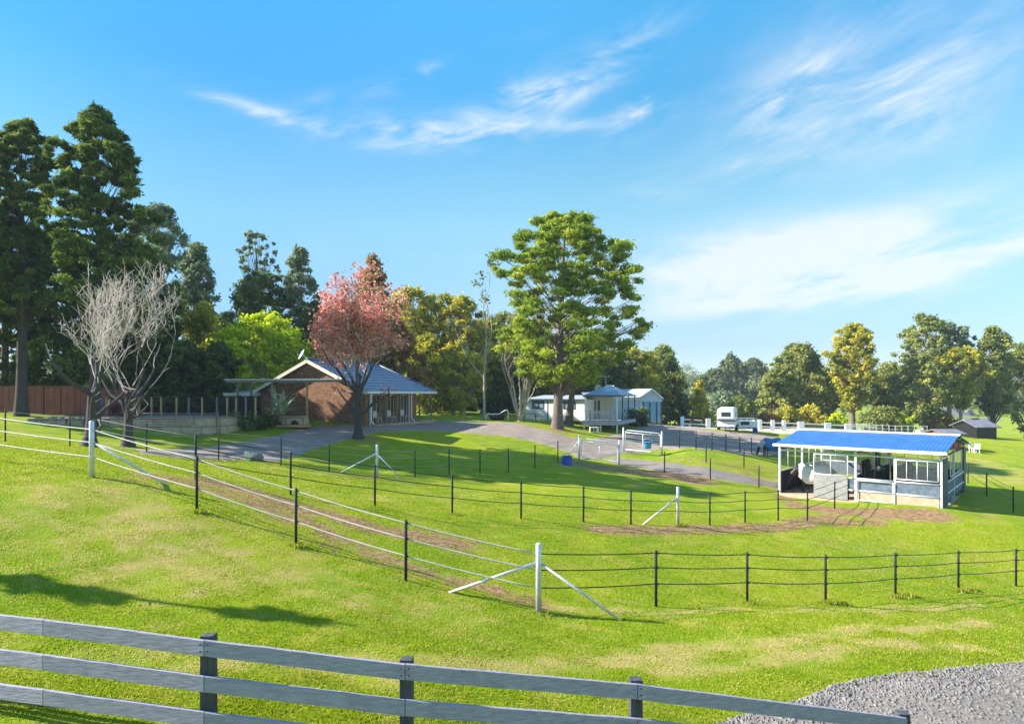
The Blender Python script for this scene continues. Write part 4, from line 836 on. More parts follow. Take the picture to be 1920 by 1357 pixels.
def sunroom():
    d = 48.5; X = lambda px, dd=48.5: (px-960)*dd/F; b = CZ-1.75
    root = thing('sunroom', (X(465), d, b), 'low cream trimmed sunroom with dark glass left of the brick gable', 'sunroom')
    ob('roof', MB().slab([(X(422),d-.4,CZ+.02),(X(504),d-.4,CZ+.02),(X(504)+.6,d+3,CZ+.42),(X(430)+.6,d+3,CZ+.42)], .08), 'greyroof', root)
    ob('fascia', MB().beam((X(424),d-.42,CZ-.10),(X(503),d-.42,CZ-.10),.04,.24), 'cream', root)
    ob('wall', MB().b2((X(426),d,b-.4),(X(502),d+.2,b+.35)), 'brick', root)
    ob('window', MB().b2((X(426),d+.08,b+.35),(X(502),d+.12,CZ-.2)), 'glass', root)
    for px in (426,442,458,473,490,502): ob('frame', MB().b2((X(px)-.05,d-.02,b+.35),(X(px)+.05,d+.16,CZ-.2)), 'cream', root)
    ob('sill', MB().b2((X(425),d-.08,b+.33),(X(503),d-.01,b+.42)), 'cream', root)
sunroom()
# ------------------------------------------------------------------ terrace, its walls and fences
TZ = CZ-1.47
def terrace():
    w = [G(60,790), G(130,796), G(250,801), G(330,806), G(406,813)]; k = w[-1]; e = Vector((-16.6,43.3,0)); inner = [Vector((p.x,p.y,TZ)) for p in w]+[Vector((e.x,e.y,TZ)), Vector((-17.0,47.5,TZ)), Vector((-38,47.5,TZ))]
    tag(ob('terrace', MB().slab(inner, .9), 'grav', None), kind='structure')
    root = thing('sandstone_wall', (k.x, k.y, k.z), 'low retaining wall of sandstone blocks in front of the pool fence', 'wall')
    mb = MB()
    def run(a, b, zt):
        t = (b-a); t.z = 0; t.normalize(); n = Vector((t.y,-t.x,0)); aa = Vector((a.x,a.y,zt))+n*.32; bb = Vector((b.x,b.y,zt))+n*.32
        mb.slab([aa, bb, bb-n*.36, aa-n*.36], 1.3)
    for i in range(len(w)-1): run(w[i], w[i+1], TZ+.03-(.004*i))
    run(w[-1], e, TZ+.012); ob('wall', mb, 'sandstone', root)
    lb = MB(); p0 = w[2]; 
    for i in (2,3):
        a, b = w[i], w[i+1]; t = (b-a); t.z=0; t.normalize(); n = Vector((t.y,-t.x,0)); zt = TZ-.42
        lb.slab([Vector((a.x,a.y,zt))+n*.75, Vector((b.x,b.y,zt))+n*.75, Vector((b.x,b.y,zt))+n*.33, Vector((a.x,a.y,zt))+n*.33], 1.0)
    ob('lower_course', lb, 'sandstone', root)
    rg = random.Random(5)
    rb = MB()
    for k_ in range(60):
        i = rg.randrange(len(w)-1); f = rg.random(); p = w[i].lerp(w[i+1], f); r = rg.uniform(.06,.16); p = Vector((p.x, p.y+rg.uniform(.0,.5), TZ+.02))
        vs = [p+Vector((a*r*rg.uniform(.7,1.2), b*r*rg.uniform(.7,1.2), c*r*rg.uniform(.6,1))) for a,b,c in ((1,0,.1),(0,1,.1),(-1,0,.1),(0,-1,.1),(.1,0,1),(0,0,-.5))]
        rb.add(vs, [(0,1,4),(1,2,4),(2,3,4),(3,0,4),(1,0,5),(2,1,5),(3,2,5),(0,3,5)])
    tag(ob('loose_stones', rb, 'gravel'), 'small dark and pale stones strewn along the terrace edge', 'stones', kind='stuff')
terrace()
def red_fence():
    d = 41.0; X = lambda px: (px-960)*d/F
    root = thing('red_fence', (X(150), d, TZ), 'red brown sheet metal fence behind the bare trees', 'fence')
    xs = [X(-20), X(30), X(56), X(82), X(113), X(141), X(170), X(200), X(230), X(262)]
    for i in range(len(xs)-1):
        top = TZ+1.9 - (.12 if i > 4 else 0) - (.03*(i % 2)); ob('panel', MB().b2((xs[i]+.03,d,TZ),(xs[i+1]-.03,d+.05,top)), 'redfence', root)
    for i, x in enumerate(xs): ob('post', MB().box((x,d+.02,TZ+.96-(.06 if i > 4 else 0)),(.06,.09,1.94-(.12 if i > 4 else 0))), 'redfence' if i % 3 else 'darktimber', root)
    ob('top_rail', MB().beam((xs[0],d+.02,TZ+1.94),(xs[5],d+.02,TZ+1.94),.07,.04), 'redfence', root)
red_fence()
def pool_fence():
    d = 39.6; X = lambda px: (px-960)*d/F; h = 1.22
    root = thing('pool_fence', (X(330), d, TZ), 'black barred pool fence on tan timber posts above the sandstone wall', 'fence')
    pp = [200,251,261,284,302,331,354,379,407,426,443,461,479]
    for px in pp: ob('post', MB().box((X(px),d,TZ+h/2),(.09,.09,h)), 'timber' if px not in (354,407,461) else 'greytimber', root)
    for a, b in zip(pp[:-1], pp[1:]):
        mb = MB(); x0, x1 = X(a)+.05, X(b)-.05; mb.b2((x0,d-.012,TZ+h-.1),(x1,d+.012,TZ+h-.06)); mb.b2((x0,d-.012,TZ+.1),(x1,d+.012,TZ+.14)); n = max(2, int((x1-x0)/.1))
        for k in range(1, n): x = x0+(x1-x0)*k/n; mb.b2((x-.008,d-.008,TZ+.1),(x+.008,d+.008,TZ+h-.06))
        ob('bars', mb, 'black', root)
    s = thing('shade_screen', (X(440), d+.6, TZ), 'black shade cloth screen behind the right end of the pool fence', 'screen')
    ob('cloth', MB().b2((X(404),d+.55,TZ+.1),(X(482),d+.58,TZ+1.3)), 'rubber', s); 
    for px in (404,443,482): ob('pole', MB().box((X(px),d+.62,TZ+.68),(.06,.06,1.36)), 'darktimber', s)
pool_fence()
def terrace_bits():
    # folded blue umbrella
    p = Vector(((184-960)*40.2/F, 40.2, TZ)); r = thing('folded_umbrella', tuple(p), 'folded blue and white garden umbrella standing before the red fence', 'umbrella')
    ob('pole', MB().tube([p, p+Vector((0,0,2.5))], .03, 8), 'whitesteel', r)
    rings = [[p+Vector((math.cos(a)*q*(1+.25*math.cos(5*a)), math.sin(a)*q*(1+.25*math.cos(5*a)), z)) for a in np.linspace(0, 2*math.pi, 20, endpoint=False)] for z, q in ((.5,.17),(.9,.2),(1.5,.16),(2.1,.12),(2.42,.04))]
    ob('canopy', MB().loft(rings), 'bluelt', r, True)
    # dark red strappy plant
    def spiky(px, d, z, h, n, m, lb, seed, nm='spiky_plant'):
        rg = random.Random(seed); p = Vector(((px-960)*d/F, d, z)); r = thing(nm, tuple(p), lb, 'plant'); mb = MB()
        for k in range(n):
            a = rg.uniform(0, 6.28); t = rg.uniform(.15,1.1); q = Vector((math.cos(a)*math.sin(t), math.sin(a)*math.sin(t), math.cos(t))); L_ = h*rg.uniform(.7,1.1)
            s = q.cross(Vector((0,0,1))).normalized()*h*.045; m1 = p+Vector((0,0,h*.25))+q*L_*.5; e = p+Vector((0,0,h*.25))+q*L_-Vector((0,0,h*.25*t)); b = p+Vector((0,0,h*.2))
            mb.add([b-s, b+s, m1+s*1.2, m1-s*1.2, e], [(0,1,2,3),(3,2,4)])
        ob('leaves', mb, m, r); ob('stem', MB().tube([p, p+Vector((0,0,h*.35))], [h*.07,h*.05], 7), 'bark', r)
    M['yucca'] = mat('grey_green_strap_leaf', (.34,.42,.26), .6, .25, 4); M['cordy'] = mat('maroon_strap_leaf', (.12,.02,.03), .6, .25, 4)
    spiky(216,39.2,TZ,.9,40,'cordy','dark maroon strappy plant between the two bare trunks',3)
    spiky(526,40.6,CZ-1.85,2.0,60,'yucca','grey green yucca beside the pergola post',4)
    # sandstone planter with arch
    p = Vector(((552-960)*41.2/F, 41.2, CZ-2.05)); r = thing('stone_planter', tuple(p), 'sandstone planter wall with a round opening painted dark below the pergola', 'planter')
    mb = MB(); w_ = .82; n = 10; arc = [(.28*math.cos(a), .28*math.sin(a)) for a in np.linspace(0, math.pi, n)]
    poly = [(-w_,0),(-.28,0)]+[(-a, b) for a, b in arc[1:-1]]+[(.28,0),(w_,0),(w_,.55),(-w_,.55)]
    poly = [(-w_,0)]+[(-x_, z_) for x_, z_ in arc]+[(w_,0),(w_,.56),(-w_,.56)]
    mb.slab([(p.x+a, p.y, p.z+b) for a, b in poly], .4, (0,1,0)); ob('wall', mb, 'sandstone', r)
    ob('painted_recess', MB().b2((p.x-.3,p.y+.2,p.z-.05),(p.x+.3,p.y+.42,p.z+.29)), 'black', r); ob('slab', MB().b2((p.x-1.1,p.y-.25,p.z-.15),(p.x+.95,p.y+.5,p.z-.01)), 'terracotta', r)  # black block behind the arch, painted for the shade inside it
    for (px, d, z, hw, hh, lb, s) in [(455,40,CZ-2.25,34,.75,'dark low shrub at the corner of the sandstone wall',1),(495,41.5,CZ-2.1,26,.7,'dark low shrub between the wall and the yucca',2)]:
        rg = np.random.default_rng(s); x = (px-960)*d/F; r = thing('low_shrub', (x,d,z), lb, 'shrub'); K = 26
        C = np.c_[x+rg.uniform(-1,1,K)*hw*d/F, d+rg.uniform(-.6,.4,K), z+rg.uniform(.0,1,K)*hh]; V, Fc, v = leafcloud(rg, C, np.full((K,3),.34), 2600, .12, 1.6, .4); raw('foliage', V, Fc, FM['dark'], r, False, {'v': v})
    # pale timber block and stone by the driveway
    p = G(464,863); tag(ob('cut_log', MB().box(p+Vector((0,0,.2)),(.22,.2,.46),.3), 'cream', None, bevel=.02), 'short pale timber block beside the shaded driveway', 'block')
    p = G(478,862); rings = [[p+Vector((math.cos(a)*q*1.3, math.sin(a)*q, z)) for a in np.linspace(0,6.28,12,endpoint=False)] for z,q in ((-.05,.3),(.15,.34),(.3,.24),(.36,.08))]
    tag(ob('boulder', MB().loft(rings), 'gravel', None, True), 'dark rounded boulder right of the pale timber block', 'boulder')
terrace_bits()

# ------------------------------------------------------------------ cabin, deck and shed
def cabin():
    # local frame: origin at the right front corner, x to the right along the front, turned to face left
    D0 = 62.5; rz = R(-27); O = P(1096, 737, D0); cs, sn = math.cos(rz), math.sin(rz)
    def X(px):
        k = (px-960)/F; return (k*O.y-O.x)/(cs-k*sn)
    d = 0.0; CZ = 0.0; b = -2.74; t = -.66; a0, a1 = X(985), X(1096); O.z = globals()['CZ']
    root = thing('white_cabin', tuple(O), 'long low white cabin with blue framed windows on stumps behind the pine trunks', 'cabin', rz)
    wx = [(998,1020),(1056,1079)]; w = MB(); x = a0; z0, z1 = CZ-1.60, CZ-.78
    for p, q in wx:
        w.b2((x,d,b),(X(p),d+.1,t)); w.b2((X(p),d,b),(X(q),d+.1,z0)); w.b2((X(p),d,z1),(X(q),d+.1,t)); x = X(q)
    w.b2((x,d,b),(a1,d+.1,t)); w.b2((a0,d+.1,b),(a0+.1,d+4.5,t)); w.b2((a1-.1,d+.1,b),(a1,d+4.5,t)); ob('wall', w, 'white', root)
    for p, q in wx:
        f = MB().b2((X(p),d-.03,z0),(X(p)+.09,d+.07,z1)).b2((X(q)-.09,d-.03,z0),(X(q),d+.07,z1)).b2((X(p)+.09,d-.03,z0),(X(q)-.09,d+.07,z0+.09)).b2((X(p)+.09,d-.03,z1-.09),(X(q)-.09,d+.07,z1)).b2(((X(p)+X(q))/2-.03,d-.02,z0+.09),((X(p)+X(q))/2+.03,d+.06,z1-.09))
        o = ob('window', f, 'bluetrim', root); ob('pane', MB().b2((X(p)+.09,d+.03,z0+.09),(X(q)-.09,d+.05,z1-.09)), 'paleglass', o)
    ob('trim_strip', MB().b2((X(1027)-.04,d-.025,b),(X(1027)+.04,d-.003,t)), 'bluetrim', root)
    ob('trim_strip', MB().b2((a0-.2,d-.26,t-.03),(a1+.1,d-.2,t+.08)), 'bluetrim', root)
    r = MB(); zt = CZ-.2; r.slab([(a0-.2,d-.25,t+.05),(a1+.15,d-.25,t+.05),(a1-.9,d+2.2,zt),(a0+1.1,d+2.2,zt)], .04); r.slab([(a0+1.1,d+2.2,zt),(a1-.9,d+2.2,zt),(a1+.15,d+4.7,t+.05),(a0-.2,d+4.7,t+.05)], .04)
    r.slab([(a0-.2,d-.25,t+.05),(a0+1.1,d+2.2,zt),(a0-.2,d+4.7,t+.05)], .04); r.slab([(a1+.15,d-.25,t+.05),(a1+.15,d+4.7,t+.05),(a1-.9,d+2.2,zt)], .04); ob('roof', r, 'greyroof', root)
    for px in (990,1007,1022,1036,1053,1070,1087):
        x = X(px); g = H(O.x+x*cs-.35*sn, O.y+x*sn+.35*cs)-O.z; ob('stump', MB().box((x,d+.35,(b+g)/2-.1),(.22,.22,b-g+.2)), 'concrete', root)
cabin()
def deck():
    d = 58.0; X = lambda px, dd=58.0: (px-960)*dd/F; fz = CZ-2.62; ez = CZ-.24; x0, x1 = X(1092), X(1157.5)
    x2, d2 = X(1191,64.5), 64.5
    root = thing('deck_gazebo', (X(1125), d, H(X(1125), d)), 'raised timber deck with railings under a pale blue hipped roof', 'deck')
    ob('floor', MB().slab([(x0,d,fz),(x1,d,fz),(x2,d2,fz),(x0+.6,d2,fz)], .14), 'decktimber', root)
    ob('fascia_board', MB().beam((x0,d-.03,fz-.14),(x1,d-.03,fz-.14),.05,.36).beam((x1+.03,d,fz-.14),(x2+.03,d2,fz-.14),.05,.3), 'decktimber', root)
    e = [(x0-.0,d-.25,ez),(x1+.25,d-.25,ez),(x2+.1,d2,ez),(x0+.7,d2,ez)]; cx = X(1136,61); cx2 = X(1150,61.5)
    r = MB(); a, b = (cx,60.9,CZ+.72), (cx2,61.6,CZ+.72); r.slab([e[0],e[1],b,a],.04); r.slab([e[1],e[2],b],.04); r.slab([e[2],e[3],a,b],.04); r.slab([e[3],e[0],a],.04); rf = ob('roof', r, 'paleroof', root)
    ob('roof_trim', MB().beam(e[0],e[1],.1,.13).beam(e[1],e[2],.1,.13), 'bluetrim', rf); ob('ridge_cap', MB().tube([a,b],.07,6).tube([b,e[1]],.07,6), 'white', rf)
    for px, dd in ((1098,58.05),(1157,58.05)): x = X(px, dd); ob('roof_post', MB().box((x,dd+.05,(fz+ez)/2),(.11,.11,ez-fz)), 'whitesteel', root)
    for px, dd in ((1167,60),(1178,62),(1190,64.3)): x = X(px, dd); ob('roof_post', MB().box((x,dd,(fz+ez)/2),(.09,.09,ez-fz)), 'bluetrim', root)
    for px, dd in ((1095,58.15),(1126,58.15),(1157,58.15),(1120,63),(1150,63)):
        x = X(px, dd); g = H(x, dd); ob('stump', MB().box((x,dd+.02,(fz-.15+g)/2-.05),(.13,.13,fz-.15-g+.1)), 'whitesteel', root)
    rl = MB(); rl.beam((x0+.3,d+.05,fz+1.0),(x1-.05,d+.05,fz+1.0),.06,.06); rl.beam((x0+.3,d+.05,fz+.12),(x1-.05,d+.05,fz+.12),.05,.05); rl.beam((x1-.03,d+.1,fz+1.0),(X(1167,60),60,fz+1.0),.05,.05)
    ob('handrail', rl, 'decktimber', root); bl = MB(); n = 30
    for k in range(n): x = x0+.35+(x1-x0-.45)*k/(n-1); bl.b2((x-.012,d+.04,fz+.14),(x+.012,d+.06,fz+.97))
    ob('balusters', bl, 'decktimber', root); 
    for px in (1108,1126,1143): x = X(px); ob('rail_post', MB().box((x,d+.05,fz+.55),(.08,.08,1.1)), 'decktimber', root)
    # building behind the deck
    db = 65.0; root2 = thing('cream_annex', (X(1130,db),db,H(X(1130,db),db)), 'cream walled annex with dark glass doors behind the deck', 'building')
    XX = lambda px: (px-960)*db/F; zt = CZ-.35
    w = MB().b2((XX(1127),db,CZ-2.8),(XX(1149),db+.12,zt)).b2((XX(1097),db,CZ-.75),(XX(1127),db+.12,zt)).b2((XX(1149)-.12,db+.12,CZ-2.8),(XX(1149),db+5,zt)); ob('wall', w, 'cream', root2)
    g = MB().b2((XX(1097),db+.05,CZ-2.6),(XX(1127),db+.08,CZ-.75)); o = ob('door', g, 'glass', root2); fr = MB()
    for px in (1097.5,1105,1112,1119,1126.5): fr.b2((XX(px)-.05,db-.02,CZ-2.6),(XX(px)+.05,db+.04,CZ-.75))
    ob('frame', fr, 'white', o)
    dc = 69.0; XC = lambda px: (px-960)*dc/F
    ob('roof', MB().slab([(XX(1095),db-.5,CZ-.3),(XX(1152),db-.5,CZ-.3),(XX(1152)+.3,db+5,CZ+.1),(XX(1095)+.3,db+5,CZ+.1)],.06), 'paleroof', root2)
    ob('side_wall', MB().b2((XC(1149),dc,CZ-3.2),(XC(1199),dc+.1,CZ-.72)), 'clad', root2); ob('gutter', MB().b2((XC(1147),dc-.15,CZ-.78),(XC(1201),dc-.01,CZ-.42)), 'cream', root2)
    # table and chairs
    first = None
    for i, (px, dd, rz, lb) in enumerate([(1117,59.6,0,'metal chair on the deck nearest the cabin'),(1129,59.4,.1,'metal chair on the deck at the left of the row'),(1137,59.4,-.1,'metal chair on the deck in the middle of the row'),(1146,59.4,0,'metal chair on the deck at the right of the row')]):
        w = (X(px,dd),dd,fz)
        if first is None:
            first = r_ = thing('deck_chair', w, lb, 'chair', 0, 'chairs on the deck', local=True); ob('seat', MB().box((0,0,.45),(.45,.45,.04)), 'whitesteel', r_)
            ob('backrest', MB().b2((-.22,.2,.85),(.22,.23,.92)).b2((-.22,.2,.62),(.22,.23,.67)).b2((-.22,.2,.45),(-.19,.23,.85)).b2((.19,.2,.45),(.22,.23,.85)), 'whitesteel', r_)
            for a_ in (-.2,.2):
                for b_ in (-.2,.2): ob('leg', MB().box((a_,b_,.22),(.035,.035,.44)), 'whitesteel', r_)
        else: r_ = copy_tree(first); r_.location = w; r_['label'] = lb
        r_.rotation_euler.z = rz
    p = (X(1115,60.6),60.6,fz); r_ = thing('outdoor_table', p, 'grey outdoor table on the deck among the chairs', 'table'); ob('tabletop', MB().box((p[0]+.5,p[1],fz+.74),(2.2,.8,.05)), 'decktimber', r_)
    for a_ in (-.5,1.5):
        for b_ in (-.3,.3): ob('leg', MB().box((p[0]+a_,p[1]+b_,fz+.36),(.06,.06,.71)), 'decktimber', r_)
    # aerial and dish
    p = P(1136,722,61); r_ = thing('tv_aerial', tuple(p), 'television aerial on a thin mast above the deck roof', 'aerial'); ob('mast', MB().tube([p-Vector((0,0,.2)),p+Vector((0,0,.85))],.03,6), 'steel', r_)
    am = MB().tube([p+Vector((-.35,0,.8)),p+Vector((.4,0,.86))],.02,5)
    for k in range(5): am.tube([p+Vector((-.3+.16*k,-.22,.82)),p+Vector((-.3+.16*k,.22,.82))],.014,4)
    ob('array', am, 'steel', r_)
    p = P(1121,733,61.5); r_ = thing('satellite_dish', tuple(p), 'white satellite dish at the left of the deck roof', 'satellite dish'); ax = Vector((-.3,-.85,.4)).normalized(); u = ax.cross(Vector((0,0,1))).normalized(); v = u.cross(ax); c = p+Vector((0,0,.3))
    rings = [[c+ax*(.08*(q/.36)**2)+(u*math.cos(a)*.8+v*math.sin(a))*q for a in np.linspace(0,2*math.pi,14,endpoint=False)] for q in (.04,.2,.36)]
    mb = MB().loft(rings, cap=False); mb.add(rings[0],[tuple(range(14))]); o = ob('dish', mb, 'white', r_, True); o.modifiers.new('s','SOLIDIFY').thickness=.015; ob('mast', MB().tube([p-Vector((0,0,.45)),c],.03,6), 'steel', r_)
deck()
def shed():
    d = 71.0; X = lambda px: (px-960)*d/F; b = CZ-3.35; g = CZ-.5; ap = CZ+.46; rz = R(-6); x0, x1 = X(1198), X(1241.5); xm = X(1222)
    root = thing('blue_shed', (xm, d, H(xm, d)), 'pale blue metal shed with gable front and dark ribbed doors right of the deck', 'shed')
    dd = [(1207,1217.5),(1219,1230),(1232,1239.5)]
    ob('wall', MB().slab([(x0,d,b),(x1,d,b),(x1,d,g),(xm,d,ap),(x0,d,g)], .12, (0,1,0)).b2((x1-.12,d+.12,b),(x1,d+9,g)), 'clad', root)
    ob('side_wall', MB().slab([(x0,d,b),(x0,d,g),(x0-3.4,d+7.5,g),(x0-3.4,d+7.5,b)], .1, (1,0,0)), 'clad', root)
    M['cladblue'] = ribbed('mid_blue_roller_door', (.22,.42,.52), .12, .5, 0, 'Y', .01, .08, False, .8)
    for p, q in dd: ob('door', MB().b2((X(p),d-.05,b+.03),(X(q),d-.004,CZ-1.0)), 'cladblue', root)
    for px in (1206,1218.2,1231,1240): ob('door_jamb', MB().b2((X(px)-.07,d-.09,b),(X(px)+.07,d-.052,CZ-.95)), 'bluetrim', root)
    r = MB(); o_ = .2; r.slab([(x0-.15,d-o_,g-.05),(xm,d-o_,ap+.04),(xm-3.4,d+7.5,ap+.04),(x0-3.55,d+7.5,g-.05)],.05); r.slab([(xm,d-o_,ap+.04),(x1+.12,d-o_,g-.05),(x1-3.2,d+7.5,g-.05),(xm-3.4,d+7.5,ap+.04)],.05); rf = ob('roof', r, 'greyroof', root)
    ob('barge', MB().beam((x0-.12,d-o_-.02,g-.1),(xm,d-o_-.02,ap-.01),.04,.12).beam((xm,d-o_-.02,ap-.01),(x1+.1,d-o_-.02,g-.1),.04,.12), 'white', rf)
    p = (X(1231),d-.1,CZ+.0)
    x = (1203-960)*66/F; rg = np.random.default_rng(2); z = H(x,66); r_ = thing('dark_shrub', (x,66,z), 'dark shrub growing between the deck and the pale blue shed', 'shrub'); K = 30
    C = np.c_[x+rg.uniform(-1,1,K)*.95, 66+rg.uniform(-.7,.7,K), z+rg.uniform(.1,1.6,K)]; C[:,0] -= (C[:,2]-z)*.35
    V, Fc, v = leafcloud(rg, C, np.full((K,3),.42), 3500, .17, 1.6, .4); raw('foliage', V, Fc, FM['dark'], r_, False, {'v': v})
shed()
def yard_bits():
    # picnic table beside the many stemmed tree
    p = at(992,59); r = thing('picnic_table', tuple(p), 'small grey picnic table beside the many stemmed tree', 'table'); z = p.z
    ob('tabletop', MB().box((p.x,p.y,z+.74),(1.5,.7,.05)), 'greytimber', r)
    for a in (-.6,.6): ob('leg', MB().box((p.x+a,p.y,z+.36),(.07,.6,.72)), 'greytimber', r)
    q = at(1006,58.5); r = thing('stool', tuple(q), 'metal stool right of the picnic table', 'stool'); ob('seat', MB().box((q.x,q.y,q.z+.62),(.5,.4,.04)), 'black', r)
    for a in (-.2,.2):
        for b in (-.16,.16): ob('leg', MB().beam((q.x+a*1.1,q.y+b,q.z),(q.x+a*.9,q.y+b,q.z+.6),.03,.03), 'steel', r)
    # tub on a white pipe frame
    p = at(932,58); r = thing('feed_trough', tuple(p), 'dark feed trough hung in a bent white pipe frame by the driveway', 'trough'); z = p.z
    rings = [[(p.x+math.cos(a)*q, p.y+math.sin(a)*q*.5, z+h) for a in np.linspace(0,6.283,14,endpoint=False)] for h, q in ((.08,.55),(.3,.72),(.5,.8),(.48,.74),(.15,.5))]
    ob('tub', MB().loft(rings), 'black', r, True)
    ob('pipe_frame', MB().tube([(p.x-.95,p.y-.1,z),(p.x-.98,p.y-.1,z+.5),(p.x-.8,p.y-.1,z+.68),(p.x-.6,p.y-.1,z+.6),(p.x+.2,p.y-.1,z+.62),(p.x+.7,p.y-.1,z+.95),(p.x+.95,p.y-.1,z+.98),(p.x+1.02,p.y-.1,z+.8),(p.x+1.02,p.y-.1,z)],.05,8), 'whitesteel', r, True)
    # pale box below the deck
    p = at(1114,56.3); r = thing('wooden_crate', tuple(p), 'pale wooden crate on the ground below the deck', 'crate'); ob('box', MB().box(p+Vector((0,0,.28)),(.8,.5,.5)), 'cream', r, bevel=.02)
    ob('painted_slot', MB().b2((p.x-.3,p.y-.262,p.z+.12),(p.x-.12,p.y-.252,p.z+.42)).b2((p.x-.02,p.y-.262,p.z+.12),(p.x+.14,p.y-.252,p.z+.42)), 'black', r)  # black plates on the crate face, painted for shade in its slots
    # gates
    def gate(a, b, h, ph, lb, cl=None):
        a, b = G(*a), G(*b); r = thing('pipe_gate', tuple(a), lb, 'gate'); t = (b-a).normalized(); up = Vector((0,0,1))
        a1, b1 = a+t*.14, b-t*.1; lo = .18; pts_ = [a1+up*lo, a1+up*(h-.15), a1+t*.14+up*h, b1-t*.14+up*h, b1+up*(h-.15), b1+up*lo, a1+up*lo]
        ob('frame', MB().tube(pts_, .032, 8), 'whitesteel', r, True)
        ob('upper_rail', MB().tube([a1+up*(h-.17), b1+up*(h-.17)], .026, 8), 'whitesteel', r, True); m = (a1+b1)/2
        ob('stay', MB().tube([m+up*lo, m+up*(h-.17)], .024, 6), 'whitesteel', r, True); w = MB()
        for k in range(6): zz = lo+(h-.17-lo)*(k+1)/7; w.tube([a1+up*zz, b1+up*zz], .008, 4)
        for f in (.33,.72): q = a1.lerp(b1, f); w.tube([q+up*(h-.17), q+up*h], .02, 5)
        ob('wires', w, 'steel', r)
        for q in (a, b): ob('post', MB().tube([q-up*.1, q+up*ph], .062, 10), 'steel', r, True)
        if cl:
            for (px, py) in cl: ob('brace', MB().tube([a+up*(ph-.35), G(px,py)], .035, 8), 'steel', r, True)
        return a, b
    gate((1086,861),(1161,871),1.42,1.62,'nearer white pipe gate beside the blue tub',[(1063,856)])
    a, b = gate((1169,846),(1241,854),1.6,1.78,'farther white pipe gate with the blue bucket hanging on it')
    def bucket(p, r0, r1, h, m, nm, lb, handle=True):
        r = thing(nm, tuple(p), lb, 'bucket'); rings = [[p+Vector((math.cos(t)*q, math.sin(t)*q, z)) for t in np.linspace(0,2*math.pi,18,endpoint=False)] for z,q in ((0,r0),(h*.5,(r0+r1)/2),(h*.93,r1),(h*.93,r1*1.07),(h,r1*1.07),(h,r1*.94),(.03,r0*.93))]
        ob('body', MB().loft(rings), m, r, True)
        if handle: ob('handle', MB().tube([p+Vector((math.cos(t)*r1*1.05,0,h+math.sin(t)*r1*.8)) for t in np.linspace(0,math.pi,9)],.012,5), 'steel', r, True)
        return r
    c = a.lerp(b, .62)+Vector((0,-.22,.42)); bucket(c, .22, .32, .5, 'bluelt', 'bucket', 'light blue bucket hanging on the farther pipe gate')
    p = G(1063,871); r = thing('blue_tub', tuple(p), 'square bright blue feed tub on the grass by the nearer gate', 'tub')
    ob('body', MB().box(p+Vector((0,0,.26)),(.46,.46,.5),.35,1.06), 'bluepl', r, bevel=.05); ob('rim', MB().box(p+Vector((0,0,.51)),(.54,.54,.04),.35), 'bluepl', r, bevel=.015); ob('handle', MB().tube([p+Vector((-.2,0,.52)),p+Vector((-.1,0,.66)),p+Vector((.1,0,.66)),p+Vector((.2,0,.52))],.015,6), 'bluepl', r)
    ob('painted_cavity', MB().box(p+Vector((0,0,.532)),(.42,.42,.01),.35), 'black', r)  # black plate on the solid tub, painted for its shaded inside
    # horse float
    p = at(1364,66.5); r = thing('horse_float', tuple(p), 'tall white horse float with a blue band parked on the forecourt', 'trailer', R(-24)); 
    Wd, Ln = 1.75, 2.6
    def ring(y, w, z0, z1, ch): return [(-w/2,y,z0),(w/2,y,z0),(w/2,y,z1-ch),(w/2-ch,y,z1),(-w/2+ch,y,z1),(-w/2,y,z1-ch)]
    body = MB().loft([ring(-Ln/2-.45,Wd-.25,1.3,2.15,.15), ring(-Ln/2-.25,Wd,1.15,2.35,.2), ring(0,Wd,1.15,2.45,.22), ring(Ln/2,Wd,1.15,2.42,.22)]); ob('upper_body', body, 'white', r, False, .03)
    low = MB().loft([ring(-Ln/2-.05,Wd-.12,.42,1.0,.02), ring(-Ln/2+.25,Wd,.42,1.0,.02), ring(Ln/2,Wd,.42,1.0,.02)]); ob('lower_body', low, 'white', r, False, .03)
    ob('band', MB().b2((-Wd/2+.02,-Ln/2,1.0),(Wd/2-.02,Ln/2-.02,1.15)), 'bluetrim', r)
    ob('window', MB().b2((-.45,-Ln/2-.475,1.5),(.45,-Ln/2-.44,1.95)), 'glass', r); ob('window', MB().b2((Wd/2-.01,-.9,1.5),(Wd/2+.015,-.1,2.0)), 'glass', r); ob('window', MB().b2((-Wd/2-.015,-.9,1.5),(-Wd/2+.01,-.1,2.0)), 'glass', r)
    for sx in (-1,1):
        for yy in (.1,.85):
            w = ob('wheel', MB().tube([(sx*(Wd/2-.05),yy,.32),(sx*(Wd/2+.14),yy,.32)],.32,18), 'tyre', r); ob('rim', MB().tube([(sx*(Wd/2+.13),yy,.32),(sx*(Wd/2+.16),yy,.32)],.18,14), 'whitesteel', w)
        ob('mudguard', MB().b2((sx*(Wd/2),-.3,.66),(sx*(Wd/2+.2),1.25,.72)), 'white', r)
    ob('drawbar', MB().beam((-.6,-Ln/2,.42),(0,-Ln/2-1.3,.42),.08,.08).beam((.6,-Ln/2,.42),(0,-Ln/2-1.3,.42),.08,.08).tube([(0,-Ln/2-1.2,.0),(0,-Ln/2-1.2,.55)],.04,8), 'black', r)
    # white box trailer
    p = at(1399,67.5); r = thing('utility_trailer', tuple(p), 'low white utility trailer with a caged box right of the horse float', 'trailer', R(-8))
    bx = MB().b2((-.95,-.9,.45),(.95,-.86,1.15)).b2((-.95,.86,.45),(.95,.9,1.15)).b2((-.95,-.86,.45),(-.91,.86,1.15)).b2((.91,-.86,.45),(.95,.86,1.15)).b2((-.91,-.86,.45),(.91,.86,.5)); ob('tray', bx, 'white', r)
